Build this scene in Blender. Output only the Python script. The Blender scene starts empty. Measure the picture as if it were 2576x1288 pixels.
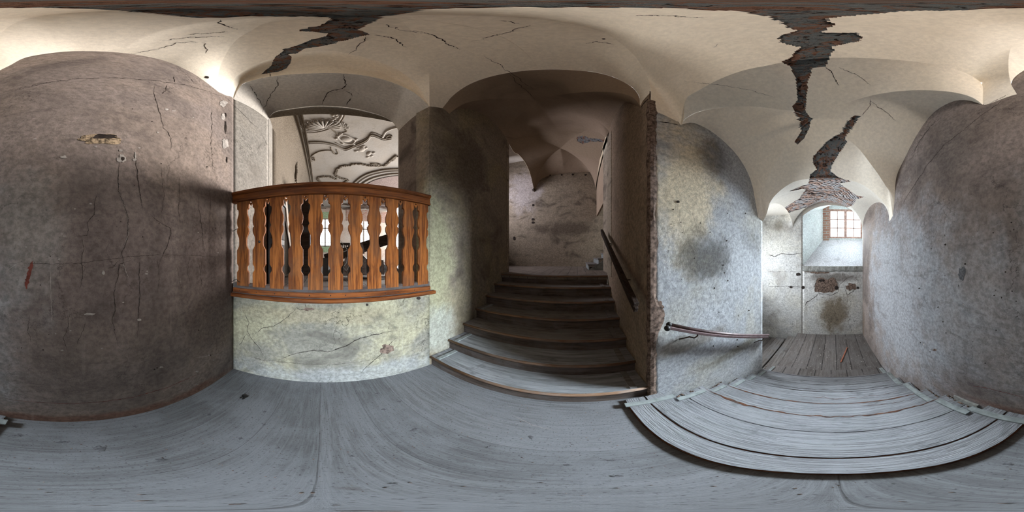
import bpy, bmesh, math, random
from math import sin, cos, tan, pi, radians, hypot, atan2, asin
from mathutils import Vector, Matrix, noise
from mathutils.bvhtree import BVHTree
random.seed(7)
S = bpy.context.scene
C = S.collection
H = 1.6                     # camera height above the landing; landing floor is z = 0
PSI = radians(23.0)

# ---------------------------------------------------------------- camera, world, light, exposure
cd = bpy.data.cameras.new('camera'); cam = bpy.data.objects.new('camera', cd); C.objects.link(cam)
cd.type = 'PANO'
try: cd.panorama_type = 'EQUIRECTANGULAR'
except Exception: pass
try: cd.cycles.panorama_type = 'EQUIRECTANGULAR'
except Exception: pass
cd.clip_start = 0.01; cd.clip_end = 200
cam.location = (0, 0, H); cam.rotation_euler = (pi/2, 0, PSI)
S.camera = cam
S.view_settings.view_transform = 'Standard'; S.view_settings.look = 'None'
S.view_settings.gamma = 1.0; S.view_settings.use_curve_mapping = False
S.view_settings.exposure = 1.36
w = bpy.data.worlds.new('sky'); S.world = w; w.use_nodes = True
bg = w.node_tree.nodes['Background']; bg.inputs[0].default_value = (0.93, 0.97, 1.0, 1); bg.inputs[1].default_value = 1.9
try:
    S.cycles.sample_clamp_indirect = 4.0
    S.cycles.max_bounces = 14; S.cycles.diffuse_bounces = 10
except Exception: pass

def area(name, loc, target, sx, sy, power, color, spread=180):
    l = bpy.data.lights.new(name, 'AREA'); l.shape = 'RECTANGLE'; l.size = sx; l.size_y = sy
    l.energy = power; l.color = color; l.spread = radians(spread)
    o = bpy.data.objects.new(name, l); C.objects.link(o); o.location = Vector(loc) + Vector((0, 0, H))
    d = Vector(target) - Vector(loc); o.rotation_euler = d.to_track_quat('-Z', 'Y').to_euler()
    return o
# daylight outside the corridor window (cool), the tall hall windows (warm), the upper passage window
area('window_daylight', (10.0, -1.3, 2.9), (0.0, 0.5, -1.2), 3.6, 3.2, 900, (0.78, 0.90, 1.0), 50)
area('hall_daylight', (-10.5, 8.2, 1.4), (-.3, 0.2, 1.1), 4.6, 3.4, 330, (1.0, 0.95, 0.90), 75)
area('hall_window_daylight', (-15.0, 3.2, 0.6), (0.6, 0.3, 2.4), 7.0, 4.0, 330, (1.0, 0.94, 0.86), 45)
area('passage_daylight', (-3.9, 4.9, 2.2), (-1.6, 4.9, 2.2), 1.0, 2.0, 34, (0.92, 0.9, 1.0), 120)
area('lower_passage_fill', (3.5, 3.0, -0.3), (2.6, -0.9, -0.2), 1.6, 1.4, 62, (0.84, 0.92, 1.0), 140)  # added fill lamp, unseen round the corner, brightens the lower walls

# ---------------------------------------------------------------- measuring: a sight line from the tripod to a surface of known position
K = pi/1288
def ray(px, py):
    a = (px-1288)*K-PSI; e = (644-py)*K
    return Vector((sin(a)*cos(e), cos(a)*cos(e), sin(e)))
def onz(px, py, z): r = ray(px, py); return r*(z/r.z)
def onX(px, py, X): r = ray(px, py); return r*(X/r.x)
def onY(px, py, Y): r = ray(px, py); return r*(Y/r.y)
def online(px, py, A, B):
    r = ray(px, py); nx, ny = -(B[1]-A[1]), (B[0]-A[0])
    return r*((A[0]*nx+A[1]*ny)/(r.x*nx+r.y*ny))
def topix(p):
    d = hypot(p[0], p[1]); a = atan2(p[0], p[1]); e = atan2(p[2], d)
    return ((a+PSI)/K+1288) % 2576, 644-e/K

def resample(P, n, smooth=True):
    P = [Vector(p) for p in P]
    if smooth and len(P) > 2:
        Q = []
        for i in range(len(P)-1):
            p0 = P[i-1] if i else P[0]*2-P[1]
            p1, p2 = P[i], P[i+1]
            p3 = P[i+2] if i+2 < len(P) else P[-1]*2-P[-2]
            d = (p2-p1).length
            m1 = (p2-p0)*(d/max(1e-6, (p1-p0).length+d)); m2 = (p3-p1)*(d/max(1e-6, (p3-p2).length+d))
            for k in range(8):
                t = k/8; t2 = t*t; t3 = t2*t
                Q.append(p1*(2*t3-3*t2+1)+m1*(t3-2*t2+t)+p2*(-2*t3+3*t2)+m2*(t3-t2))
        Q.append(P[-1]); P = Q
    L = [0.0]
    for a, b in zip(P, P[1:]): L.append(L[-1]+(b-a).length)
    out = []; j = 0
    for i in range(n+1):
        s = L[-1]*i/n
        while j < len(L)-2 and L[j+1] < s: j += 1
        t = (s-L[j])/max(1e-9, L[j+1]-L[j]); out.append(P[j].lerp(P[j+1], min(1, max(0, t))))
    return out

# ---------------------------------------------------------------- mesh collecting (coordinates relative to the camera; +H when built)
class MB:
    def __init__(s): s.v = []; s.f = []
    def add(s, V, F):
        o = len(s.v); s.v += [Vector(v) for v in V]; s.f += [[i+o for i in f] for f in F]; return s
    def box(s, x0, x1, y0, y1, z0, z1, rot=0, M=None):
        V = [Vector((x, y, z)) for z in (z0, z1) for y in (y0, y1) for x in (x0, x1)]
        if M: V = [M @ v for v in V]
        return s.add(V, [[0, 2, 3, 1], [4, 5, 7, 6], [0, 1, 5, 4], [2, 6, 7, 3], [0, 4, 6, 2], [1, 3, 7, 5]])
    def beam(s, a, b, w, h, up=(0, 0, 1)):
        a = Vector(a); b = Vector(b); d = (b-a).normalized(); u = Vector(up); sd = d.cross(u).normalized(); u = sd.cross(d).normalized()
        V = [p+sd*(i*w/2)+u*(j*h/2) for p in (a, b) for i, j in ((-1, -1), (1, -1), (1, 1), (-1, 1))]
        return s.add(V, [[0, 3, 2, 1], [4, 5, 6, 7], [0, 1, 5, 4], [1, 2, 6, 5], [2, 3, 7, 6], [3, 0, 4, 7]])
    def tube(s, P, r, n=8, caps=True):
        P = [Vector(p) for p in P]; rs = r if isinstance(r, (list, tuple)) else [r]*len(P)
        V = []; F = []; ref = Vector((0.13, 0.21, 1)).normalized()
        for i, p in enumerate(P):
            d = (P[min(i+1, len(P)-1)]-P[max(i-1, 0)]).normalized()
            a = d.cross(ref)
            if a.length < 1e-3: a = d.cross(Vector((1, 0, 0)))
            a.normalize(); b = d.cross(a)
            for k in range(n): t = 2*pi*k/n; V.append(p+a*(cos(t)*rs[i])+b*(sin(t)*rs[i]))
        for i in range(len(P)-1):
            for k in range(n): F.append([i*n+k, i*n+(k+1) % n, (i+1)*n+(k+1) % n, (i+1)*n+k])
        if caps: F.append(list(range(n))); F.append([(len(P)-1)*n+k for k in reversed(range(n))])
        return s.add(V, F)
    def ball(s, c, r, sx=1, sy=1, sz=1, n=8, m=5):
        V = []; F = []; c = Vector(c)
        for i in range(m+1):
            t = pi*i/m
            for k in range(n): a = 2*pi*k/n; V.append(c+Vector((r*sx*sin(t)*cos(a), r*sy*sin(t)*sin(a), r*sz*cos(t))))
        for i in range(m):
            for k in range(n): F.append([i*n+k, i*n+(k+1) % n, (i+1)*n+(k+1) % n, (i+1)*n+k])
        return s.add(V, F)
    def grid(s, R):
        m = len(R[0]); V = [v for r in R for v in r]
        return s.add(V, [[i*m+j, i*m+j+1, (i+1)*m+j+1, (i+1)*m+j] for i in range(len(R)-1) for j in range(m-1)])
    def prism(s, P, off):
        off = Vector(off); n = len(P); P = [Vector(p) for p in P]
        return s.add(P+[p+off for p in P], [list(range(n))[::-1], list(range(n, 2*n))]+[[i, (i+1) % n, (i+1) % n+n, i+n] for i in range(n)])
    def build(s, name, mat, parent=None, loc=None, smooth=False, bevel=0, wn=True):
        me = bpy.data.meshes.new(name); o = bpy.data.objects.new(name, me)
        if parent is not None:
            base = parent['_b'] if '_b' in parent else None
            b = Vector(base) if base else Vector((0, 0, 0)); o.parent = parent
        else: b = Vector(loc)+Vector((0, 0, H)) if loc else Vector((0, 0, 0)); o.location = b
        me.from_pydata([tuple(v+Vector((0, 0, H))-b) for v in s.v], [], s.f)
        for m in (mat if isinstance(mat, list) else [mat]): me.materials.append(m)
        if wn:
            bm = bmesh.new(); bm.from_mesh(me); bmesh.ops.recalc_face_normals(bm, faces=bm.faces); bm.to_mesh(me); bm.free()
        if smooth:
            for p in me.polygons: p.use_smooth = True
        me.update(); C.objects.link(o)
        if parent is None and loc: o['_b'] = tuple(b)
        elif parent is not None and '_b' in parent: o['_b'] = tuple(parent['_b'])
        if bevel:
            md = o.modifiers.new('bevel', 'BEVEL'); md.width = bevel; md.segments = 2; md.limit_method = 'ANGLE'
        return o
def clean():
    for o in bpy.data.objects:
        if '_b' in o: del o['_b']
def thing(name, label, cat, loc, group=None):
    o = bpy.data.objects.new(name, None); C.objects.link(o); b = Vector(loc)+Vector((0, 0, H)); o.location = b
    o.empty_display_size = .1; o['_b'] = tuple(b); tag(o, label, cat, group); return o
def tag(o, label, cat, group=None, kind=None):
    o['label'] = label; o['category'] = cat
    if group: o['group'] = group
    if kind: o['kind'] = kind
    return o
def struct(o, label=None):
    o['kind'] = 'structure'
    if label: o['label'] = label; o['category'] = o.name.split('_')[0].split('.')[0]
    return o

# ---------------------------------------------------------------- materials
def nt(name, rough=.9, spec=.25):
    m = bpy.data.materials.new(name); m.use_nodes = True; n = m.node_tree; b = n.nodes['Principled BSDF']
    b.inputs['Roughness'].default_value = rough; b.inputs['Specular IOR Level'].default_value = spec
    return m, n, b
def N(n, t, **k):
    x = n.nodes.new(t)
    for a, v in k.items():
        if a.startswith('i_'):
            x.inputs[a[2:].replace('_', ' ')].default_value = v
        else: setattr(x, a, v)
    return x
def mixc(n, fac, a, b, blend='MIX'):
    x = n.nodes.new('ShaderNodeMix'); x.data_type = 'RGBA'; x.blend_type = blend
    for s, v in ((0, fac), (6, a), (7, b)):
        if hasattr(v, 'is_output'): n.links.new(v, x.inputs[s])
        elif s == 0: x.inputs[0].default_value = v
        else: x.inputs[s].default_value = (*v, 1) if len(v) == 3 else v
    return x.outputs[2]
def math_(n, op, a, b=None, clamp=False):
    x = n.nodes.new('ShaderNodeMath'); x.operation = op; x.use_clamp = clamp
    for i, v in enumerate((a, b)):
        if v is None: continue
        if hasattr(v, 'is_output'): n.links.new(v, x.inputs[i])
        else: x.inputs[i].default_value = v
    return x.outputs[0]
def ramp(n, v, lo, hi, a=0., b=1.):
    x = n.nodes.new('ShaderNodeMapRange'); x.interpolation_type = 'SMOOTHSTEP'
    n.links.new(v, x.inputs[0]); x.inputs[1].default_value = lo; x.inputs[2].default_value = hi; x.inputs[3].default_value = a; x.inputs[4].default_value = b
    return x.outputs[0]
def coords(n, scale=(1, 1, 1), loc=(0, 0, 0), rnd=False):
    t = n.nodes.new('ShaderNodeTexCoord'); mp = n.nodes.new('ShaderNodeMapping'); mp.inputs['Scale'].default_value = scale; mp.inputs['Location'].default_value = loc
    src = t.outputs['Object']
    if rnd:
        oi = n.nodes.new('ShaderNodeObjectInfo'); cm = n.nodes.new('ShaderNodeCombineXYZ')
        s = math_(n, 'MULTIPLY', oi.outputs['Random'], 37.0)
        for i in range(3): n.links.new(s, cm.inputs[i])
        ad = n.nodes.new('ShaderNodeVectorMath'); n.links.new(src, ad.inputs[0]); n.links.new(cm.outputs[0], ad.inputs[1]); src = ad.outputs[0]
    n.links.new(src, mp.inputs[0]); return mp.outputs[0]
def noi(n, v, scale, detail=6, rough=.55, dist=0):
    x = n.nodes.new('ShaderNodeTexNoise'); n.links.new(v, x.inputs['Vector']); x.inputs['Scale'].default_value = scale
    x.inputs['Detail'].default_value = detail; x.inputs['Roughness'].default_value = rough; x.inputs['Distortion'].default_value = dist
    return x.outputs['Fac']
def bump(n, b, h, strength, dist=.01, prev=None):
    x = n.nodes.new('ShaderNodeBump'); x.inputs['Strength'].default_value = strength; x.inputs['Distance'].default_value = dist
    n.links.new(h, x.inputs['Height'])
    if prev is not None: n.links.new(prev, x.inputs['Normal'])
    n.links.new(x.outputs[0], b.inputs['Normal']); return x.outputs[0]

def plaster(name, base, dark, warm, darkamt=.7, lo=.5, hi=.68, warmamt=.6, speck=.45, cracks=.0, rough_bump=.5, scale=1.0, vert=1.0, spots=(), scratch=.0, mott=1.25, streak=.0):
    m, n, b = nt(name, .93, .15)
    v = coords(n); 
    wob = noi(n, v, 3.2, 8, .62)
    c = mixc(n, math_(n, 'MULTIPLY', ramp(n, noi(n, coords(n, (1, 1, 1), (7, 3, 1)), .9*scale, 6, .6, .4), .44, .62), warmamt), base, warm)
    big = noi(n, coords(n, (1, 1, 1/vert), (1, 9, 4)), 1.25*scale, 10, .66, .5)
    fine = noi(n, v, 26, 10, .72)
    dm = ramp(n, math_(n, 'ADD', math_(n, 'MULTIPLY', big, .8), math_(n, 'MULTIPLY', fine, .2)), lo, hi)
    c = mixc(n, math_(n, 'MULTIPLY', dm, darkamt), c, dark)
    for (loc, rad, col, amt) in spots:           # stains and painted-in light or shade at fixed places
        tc = n.nodes.new('ShaderNodeTexCoord'); sub = n.nodes.new('ShaderNodeVectorMath'); sub.operation = 'SUBTRACT'
        n.links.new(tc.outputs['Object'], sub.inputs[0]); sub.inputs[1].default_value = (loc[0], loc[1], loc[2]+H)
        sc = n.nodes.new('ShaderNodeVectorMath'); sc.operation = 'MULTIPLY'; n.links.new(sub.outputs[0], sc.inputs[0])
        sc.inputs[1].default_value = tuple(1/r for r in (rad if hasattr(rad, '__len__') else (rad,)*3))
        ln = n.nodes.new('ShaderNodeVectorMath'); ln.operation = 'LENGTH'; n.links.new(sc.outputs[0], ln.inputs[0])
        d = math_(n, 'ADD', ln.outputs['Value'], math_(n, 'MULTIPLY', math_(n, 'SUBTRACT', math_(n, 'ADD', big, wob), 1.0), 1.5))
        c = mixc(n, math_(n, 'MULTIPLY', ramp(n, d, 1.15, .35), amt), c, col)
    if streak:
        sk = ramp(n, noi(n, coords(n, (.22, .22, 1.), (4, 7, 2)), 9, 10, .74, .6), .52, .68)
        c = mixc(n, math_(n, 'MULTIPLY', sk, streak), c, dark)
    sp = ramp(n, noi(n, coords(n, (1, 1, 1), (3, 3, 3)), 95*scale, 4, .6), .60, .72)
    c = mixc(n, math_(n, 'MULTIPLY', sp, speck), c, tuple(x*.35 for x in dark))
    lt = ramp(n, noi(n, coords(n, (1, 1, 1), (5, 2, 8)), 17*scale, 8, .75), .66, .74)
    c = mixc(n, math_(n, 'MULTIPLY', lt, .30*mott), c, tuple(min(1, x*1.5) for x in base))
    mot = ramp(n, fine, .32, .70, 1-.28*mott, 1+.2*mott)
    c = mixc(n, 1.0, c, mot, 'MULTIPLY') if False else c
    hsv = n.nodes.new('ShaderNodeHueSaturation'); n.links.new(c, hsv.inputs['Color']); n.links.new(mot, hsv.inputs['Value']); c = hsv.outputs[0]
    h = math_(n, 'ADD', math_(n, 'MULTIPLY', noi(n, v, 60, 8, .7), .6), math_(n, 'MULTIPLY', noi(n, v, 9, 6, .6), 1.1))
    nb = bump(n, b, h, rough_bump, .012)
    if cracks:
        vm = n.nodes.new('ShaderNodeVectorMath'); vm.operation = 'ADD'
        nz = n.nodes.new('ShaderNodeTexNoise'); nz.inputs['Scale'].default_value = 3.5; nz.inputs['Detail'].default_value = 9; nz.inputs['Roughness'].default_value = .65; n.links.new(v, nz.inputs['Vector'])
        sc = n.nodes.new('ShaderNodeVectorMath'); sc.operation = 'SCALE'; sc.inputs['Scale'].default_value = .5; n.links.new(nz.outputs['Color'], sc.inputs[0])
        n.links.new(coords(n, (1, 1, .55)), vm.inputs[0]); n.links.new(sc.outputs[0], vm.inputs[1])
        vo = n.nodes.new('ShaderNodeTexVoronoi'); vo.feature = 'DISTANCE_TO_EDGE'; vo.inputs['Scale'].default_value = 2.1; n.links.new(vm.outputs[0], vo.inputs['Vector'])
        cr = ramp(n, vo.outputs['Distance'], .0065, .001)
        msk = ramp(n, noi(n, coords(n, (1, 1, 1), (2, 6, 2)), 1.4, 3, .5), .45, .6)
        cm = math_(n, 'MULTIPLY', math_(n, 'MULTIPLY', cr, msk), cracks)
        c = mixc(n, cm, c, tuple(x*.22 for x in dark)); bump(n, b, math_(n, 'MULTIPLY', cm, -1.0), .7, .01, nb)
    if scratch:
        wv = ramp(n, noi(n, coords(n, (1, 1, .06), (4, 1, 0)), 22, 3, .5), .68, .74)
        c = mixc(n, math_(n, 'MULTIPLY', wv, scratch), c, tuple(min(1, x*1.5+.03) for x in base))
    n.links.new(c, b.inputs['Base Color'])
    return m

def wood(name, c1, c2, axis='y', scale=1., bumpy=.4, rough=.7, knots=True, dirt=None, dirtamt=0., worn=None):
    m, n, b = nt(name, max(rough, .62), .12)
    st = {'x': (.06, 1, 1), 'y': (1, .06, 1), 'z': (1, 1, .06)}[axis]
    v = coords(n, st, rnd=True)
    g = noi(n, v, 26*scale, 8, .65, .6)
    g2 = noi(n, v, 90*scale, 5, .6)
    g3 = noi(n, coords(n, tuple(.35+.65*s if s < 1 else 1 for s in st), rnd=True), 5*scale, 4, .55, 1.5)
    f = ramp(n, math_(n, 'ADD', math_(n, 'MULTIPLY', g, .7), math_(n, 'MULTIPLY', g2, .3)), .40, .60)
    c = mixc(n, f, c1, c2)
    c = mixc(n, math_(n, 'MULTIPLY', ramp(n, g3, .58, .72), .55), c, tuple(x*.45 for x in c2))
    if dirt: c = mixc(n, math_(n, 'MULTIPLY', ramp(n, noi(n, coords(n, rnd=True), 3.1, 8, .66), .42, .62), dirtamt), c, dirt)
    sp = ramp(n, noi(n, coords(n, (1, 1, 1), (3, 3, 3)), 60, 4, .6), .66, .74)
    c = mixc(n, math_(n, 'MULTIPLY', sp, .5), c, tuple(x*.3 for x in c2))
    n.links.new(c, b.inputs['Base Color'])
    bump(n, b, math_(n, 'ADD', f, math_(n, 'MULTIPLY', g2, .4)), bumpy, .006)
    return m

def plain(name, col, rough=.8, spec=.3, metallic=0, var=.25, scale=12):
    m, n, b = nt(name, rough, spec); b.inputs['Metallic'].default_value = metallic
    f = ramp(n, noi(n, coords(n), scale, 7, .65), .35, .65)
    n.links.new(mixc(n, f, tuple(x*(1-var) for x in col), tuple(x*(1+var) for x in col)), b.inputs['Base Color'])
    bump(n, b, noi(n, coords(n), scale*3, 5, .6), .3, .005)
    return m

def planks(name, base, dark, width, axis='x', off=0., scale=1.0, stain=(.10, .09, .085), seam=.003, dust=(.40, .42, .45), seamamt=.45):
    """grey boards running along an axis, dark seams between them"""
    m, n, b = nt(name, .85, .2)
    st = (.07, 1, 1) if axis == 'x' else (1, .07, 1)
    tc = n.nodes.new('ShaderNodeTexCoord'); sx = n.nodes.new('ShaderNodeSeparateXYZ'); n.links.new(tc.outputs['Object'], sx.inputs[0])
    t = sx.outputs['Y' if axis == 'x' else 'X']
    tw = math_(n, 'ADD', math_(n, 'ADD', t, off), math_(n, 'MULTIPLY', math_(n, 'SUBTRACT', noi(n, coords(n), 2.5, 3, .5), .5), .012))
    q = math_(n, 'DIVIDE', tw, width); fl = math_(n, 'FLOOR', q); fr = math_(n, 'SUBTRACT', q, fl)
    e = math_(n, 'MULTIPLY', math_(n, 'SUBTRACT', .5, math_(n, 'ABSOLUTE', math_(n, 'SUBTRACT', fr, .5))), width)
    cb = n.nodes.new('ShaderNodeCombineXYZ'); n.links.new(math_(n, 'MULTIPLY', fl, 13.7), cb.inputs[0]); n.links.new(math_(n, 'MULTIPLY', fl, 5.3), cb.inputs[1])
    va = n.nodes.new('ShaderNodeVectorMath'); n.links.new(coords(n, st), va.inputs[0]); n.links.new(cb.outputs[0], va.inputs[1])
    g = noi(n, va.outputs[0], 30*scale, 8, .65, .5); g2 = noi(n, va.outputs[0], 110*scale, 4, .6)
    f = ramp(n, math_(n, 'ADD', math_(n, 'MULTIPLY', g, .65), math_(n, 'MULTIPLY', g2, .35)), .36, .64)
    c = mixc(n, f, dark, base)
    wn = n.nodes.new('ShaderNodeTexWhiteNoise'); wn.noise_dimensions = '1D'; n.links.new(fl, wn.inputs['W'])
    hs = n.nodes.new('ShaderNodeHueSaturation'); n.links.new(c, hs.inputs['Color']); n.links.new(ramp(n, wn.outputs[0], 0, 1, .86, 1.12), hs.inputs['Value']); c = hs.outputs[0]
    c = mixc(n, math_(n, 'MULTIPLY', ramp(n, noi(n, coords(n, (1, 1, 1), (8, 1, 3)), 2.2, 8, .65), .42, .64), .65), c, dust)
    c = mixc(n, math_(n, 'MULTIPLY', ramp(n, noi(n, coords(n, (1, 1, 1), (2, 4, 3)), 7, 6, .6), .64, .74), .55), c, stain)
    c = mixc(n, math_(n, 'MULTIPLY', ramp(n, noi(n, coords(n), 75, 4, .6), .56, .70), .75), c, tuple(x*.4 for x in dark))
    c = mixc(n, math_(n, 'MULTIPLY', ramp(n, noi(n, coords(n, (1, 1, 1), (1, 1, 5)), 55, 4, .6), .66, .74), .35), c, tuple(min(1, x*1.7) for x in dust))
    sm = math_(n, 'MULTIPLY', ramp(n, e, seam, seam*.25), ramp(n, noi(n, coords(n), 6, 3, .5), .25, .5))
    c = mixc(n, math_(n, 'MULTIPLY', sm, seamamt), c, tuple(x*.35 for x in stain))
    n.links.new(c, b.inputs['Base Color'])
    p = bump(n, b, math_(n, 'ADD', f, noi(n, coords(n), 60, 6, .7)), .35, .006); bump(n, b, math_(n, 'MULTIPLY', sm, -1.), .35, .005, p)
    return m

def brickmat(name):
    """bare brick, mortar and slate-grey old lime showing where the plaster has fallen"""
    m, n, b = nt(name, .95, .1)
    v = coords(n)
    c = mixc(n, ramp(n, noi(n, v, 7, 7, .68, 1.), .455, .49), (.27, .145, .10), (.20, .22, .225))
    c = mixc(n, ramp(n, noi(n, coords(n, (1, 1, 1), (4, 4, 1)), 23, 8, .7), .5, .66), c, (.33, .20, .15))
    c = mixc(n, ramp(n, noi(n, coords(n, (1, 1, 1), (9, 4, 1)), 16, 8, .72, 1.), .53, .60), c, (.035, .028, .026))
    n.links.new(c, b.inputs['Base Color'])
    h = math_(n, 'ADD', noi(n, v, 18, 8, .7), math_(n, 'MULTIPLY', noi(n, v, 70, 6, .7), .5)); bump(n, b, h, 1.0, .04)
    return m
def lathmat(name):
    """reed laths and brick strips"""
    m, n, b = nt(name, .95, .1)
    v = coords(n, (1, 1, 1)); wv = n.nodes.new('ShaderNodeTexWave'); wv.wave_type = 'BANDS'; wv.bands_direction = 'DIAGONAL'
    wv.inputs['Scale'].default_value = 5.5; wv.inputs['Distortion'].default_value = 5; wv.inputs['Detail'].default_value = 4; wv.inputs['Detail Scale'].default_value = 1.6
    n.links.new(v, wv.inputs['Vector'])
    c = mixc(n, ramp(n, noi(n, v, 6, 6, .6, .6), .42, .58), (.50, .33, .26), (.52, .50, .50))
    c = mixc(n, ramp(n, wv.outputs['Fac'], .26, .08), c, (.06, .045, .04))
    c = mixc(n, math_(n, 'MULTIPLY', ramp(n, noi(n, v, 14, 6, .7), .56, .66), .8), c, (.15, .16, .18))
    n.links.new(c, b.inputs['Base Color']); bump(n, b, math_(n, 'ADD', wv.outputs['Fac'], noi(n, v, 40, 6, .7)), .9, .02)
    return m
def bricks(name, sc=1., axis='x'):
    m, n, b = nt(name, .95, .1)
    tc = n.nodes.new('ShaderNodeTexCoord'); sx = n.nodes.new('ShaderNodeSeparateXYZ'); n.links.new(tc.outputs['Object'], sx.inputs[0])
    cb = n.nodes.new('ShaderNodeCombineXYZ'); n.links.new(sx.outputs['Y' if axis == 'x' else 'X'], cb.inputs[0]); n.links.new(sx.outputs['Z'], cb.inputs[1])
    br = n.nodes.new('ShaderNodeTexBrick'); n.links.new(cb.outputs[0], br.inputs['Vector'])
    br.inputs['Color1'].default_value = (.33, .12, .08, 1); br.inputs['Color2'].default_value = (.45, .28, .2, 1); br.inputs['Mortar'].default_value = (.42, .40, .36, 1)
    br.inputs['Scale'].default_value = 1; br.inputs['Brick Width'].default_value = .26*sc; br.inputs['Row Height'].default_value = .09*sc; br.inputs['Mortar Size'].default_value = .012*sc
    c = mixc(n, math_(n, 'MULTIPLY', ramp(n, noi(n, coords(n), 12, 6, .7), .48, .66), .7), br.outputs['Color'], (.30, .28, .25))
    n.links.new(c, b.inputs['Base Color']); bump(n, b, noi(n, coords(n), 30, 6, .7), .8, .02)
    return m

M = {}
SMUDGE = (.055, .045, .042)
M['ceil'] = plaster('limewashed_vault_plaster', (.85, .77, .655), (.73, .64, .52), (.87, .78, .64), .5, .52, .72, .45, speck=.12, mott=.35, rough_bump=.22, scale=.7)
M['ceil_dark'] = plaster('sooty_vault_plaster', (.29, .215, .155), (.15, .108, .075), (.26, .195, .13), .6, .48, .68, .5, speck=.2, mott=.35, rough_bump=.25, scale=.7)  # darker brown plaster for the bays over the rising flight
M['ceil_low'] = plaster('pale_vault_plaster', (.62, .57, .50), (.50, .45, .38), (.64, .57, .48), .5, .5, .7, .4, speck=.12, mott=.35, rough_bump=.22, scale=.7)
M['sjamb'] = plaster('grey_opening_plaster', (.26, .24, .215), (.15, .13, .11), (.27, .24, .20), .6, .5, .66, .4, speck=.25, rough_bump=.4, cracks=.5)
M['soffit'] = plaster('grey_arch_plaster', (.50, .47, .43), (.33, .29, .25), (.52, .47, .41), .6, .5, .66, .4, speck=.12, rough_bump=.3, cracks=.3, mott=.6)
M['south'] = plaster('stained_mauve_plaster', (.235, .192, .172), (.105, .085, .078), (.285, .225, .185), .72, .46, .63, .6, speck=.5, cracks=.55, rough_bump=.6, vert=1.3, scratch=.15, streak=.45,
    spots=[((-.35, -1., -.1), (1.1, .5, .62), (.115, .09, .085), .6), ((-1.3, -1., -.25), (.5, .5, 1.1), (.12, .09, .08), .6), ((-1.9, -1., 1.7), (.5, .5, 1.0), (.10, .085, .075), .45),
           ((.25, -1., .15), (.28, .5, .5), (.33, .31, .29), .5), ((1.0, -1., -.6), (.9, .5, 1.2), (.30, .29, .29), .65), ((1.1, -1., 1.2), (.4, .5, .5), (.14, .12, .11), .5), ((-.2, -1., -1.55), (1.6, .5, .10), (.19, .095, .065), .75), ((2.3, -.9, -.7), (1.7, .5, 1.7), (.31, .32, .34), .8),  # pale grey spots towards the corridor window paint its light onto the wall
           ((4.6, -.9, -2.2), (.3, .5, .8), (.13, .09, .06), .6)])
M['parapet'] = plaster('yellowed_parapet_plaster', (.225, .21, .175), (.10, .09, .075), (.42, .38, .25), .7, .52, .62, .75, speck=.4, cracks=.9, rough_bump=.6, vert=.7, scale=1.3, streak=.4, scratch=.25,
    spots=[((-1.62, .0, -.62), (.5, 1.0, .13), (.30, .255, .17), .7), ((-1.62, .5, -1.5), (.5, 2.2, .22), (.28, .285, .285), .7)])
M['stairwest'] = plaster('greenish_yellow_plaster', (.245, .205, .16), (.10, .078, .06), (.27, .225, .14), .7, .5, .66, .7, speck=.5, rough_bump=.7, vert=1.,
    spots=[((-1.6, 1.35, -.1), (.5, .42, 1.15), (.36, .34, .215), .85), ((-1.6, 1.4, -1.1), (.5, .5, .5), (.36, .36, .31), .8), ((-1.6, 2.0, 1.7), (.5, .7, .9), (.09, .07, .06), .7)])
M['staireast'] = plaster('brown_stair_plaster', (.27, .20, .145), (.11, .08, .06), (.24, .175, .12), .6, .48, .66, .6, speck=.45, rough_bump=.6)
M['back'] = plaster('smoke_marked_plaster', (.28, .23, .175), (.075, .06, .048), (.29, .24, .175), .8, .50, .62, .5, speck=.5, rough_bump=.6, vert=.55, streak=.35,
    spots=[((-.5, 5.95, 1.0), (1.3, .5, .32), (.085, .065, .05), .7), ((-2.0, 5.95, 2.6), (.8, .5, 1.1), (.40, .36, .35), .8)])  # second spot: pale patch painting in the light from the side passage
M['north'] = plaster('blue_grey_rough_plaster', (.40, .41, .425), (.17, .175, .15), (.44, .41, .33), .6, .54, .68, .5, speck=.35, rough_bump=1.0, scale=1.1, streak=.3,
    spots=[((1.0, 1.25, .75), (.5, .5, .9), (.66, .56, .40), .9), ((1.35, 1.25, 1.25), (.30, .5, .35), SMUDGE, .6), ((1.25, 1.25, .0), (.42, .5, .32), (.085, .078, .07), .85),  # first spot: yellowish plaster, painted brighter to make up for weak light
           ((2.2, 1.25, .25), (.35, .5, .35), (.14, .135, .13), .5), ((1.0, 1.2, -.95), (.6, .5, .12), (.19, .16, .125), .7), ((1.8, 1.2, -1.4), (.8, .5, .10), (.22, .20, .15), .7), ((1.9, 1.2, -1.9), (1.2, .5, .5), (.46, .47, .48), .6)])  # two low dark bands under the iron rail paint in its shadow
M['far'] = plaster('damp_streaked_plaster', (.55, .54, .52), (.24, .21, .18), (.56, .53, .46), .6, .5, .64, .6, speck=.4, cracks=.8, rough_bump=.7, scale=1.3, scratch=.55,
    spots=[((4.6, -.05, -1.75), (.6, .50, .75), (.17, .13, .085), .9), ((4.6, .0, -.62), (.5, .8, .16), (.12, .10, .085), .8), ((4.6, 1.6, .9), (.5, .3, .25), (.12, .10, .07), .6)])
M['jamb'] = plaster('white_niche_plaster', (.66, .70, .69), (.40, .42, .42), (.62, .68, .66), .6, .52, .66, .5, speck=.5, rough_bump=.6, scale=1.6)
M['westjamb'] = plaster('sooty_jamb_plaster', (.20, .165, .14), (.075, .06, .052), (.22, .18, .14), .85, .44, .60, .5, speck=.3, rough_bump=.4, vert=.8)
M['hallwall'] = plaster('hall_wall_plaster', (.60, .52, .45), (.40, .30, .24), (.60, .45, .36), .6, .5, .62, .6, speck=.3, cracks=.6, rough_bump=.5)
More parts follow.
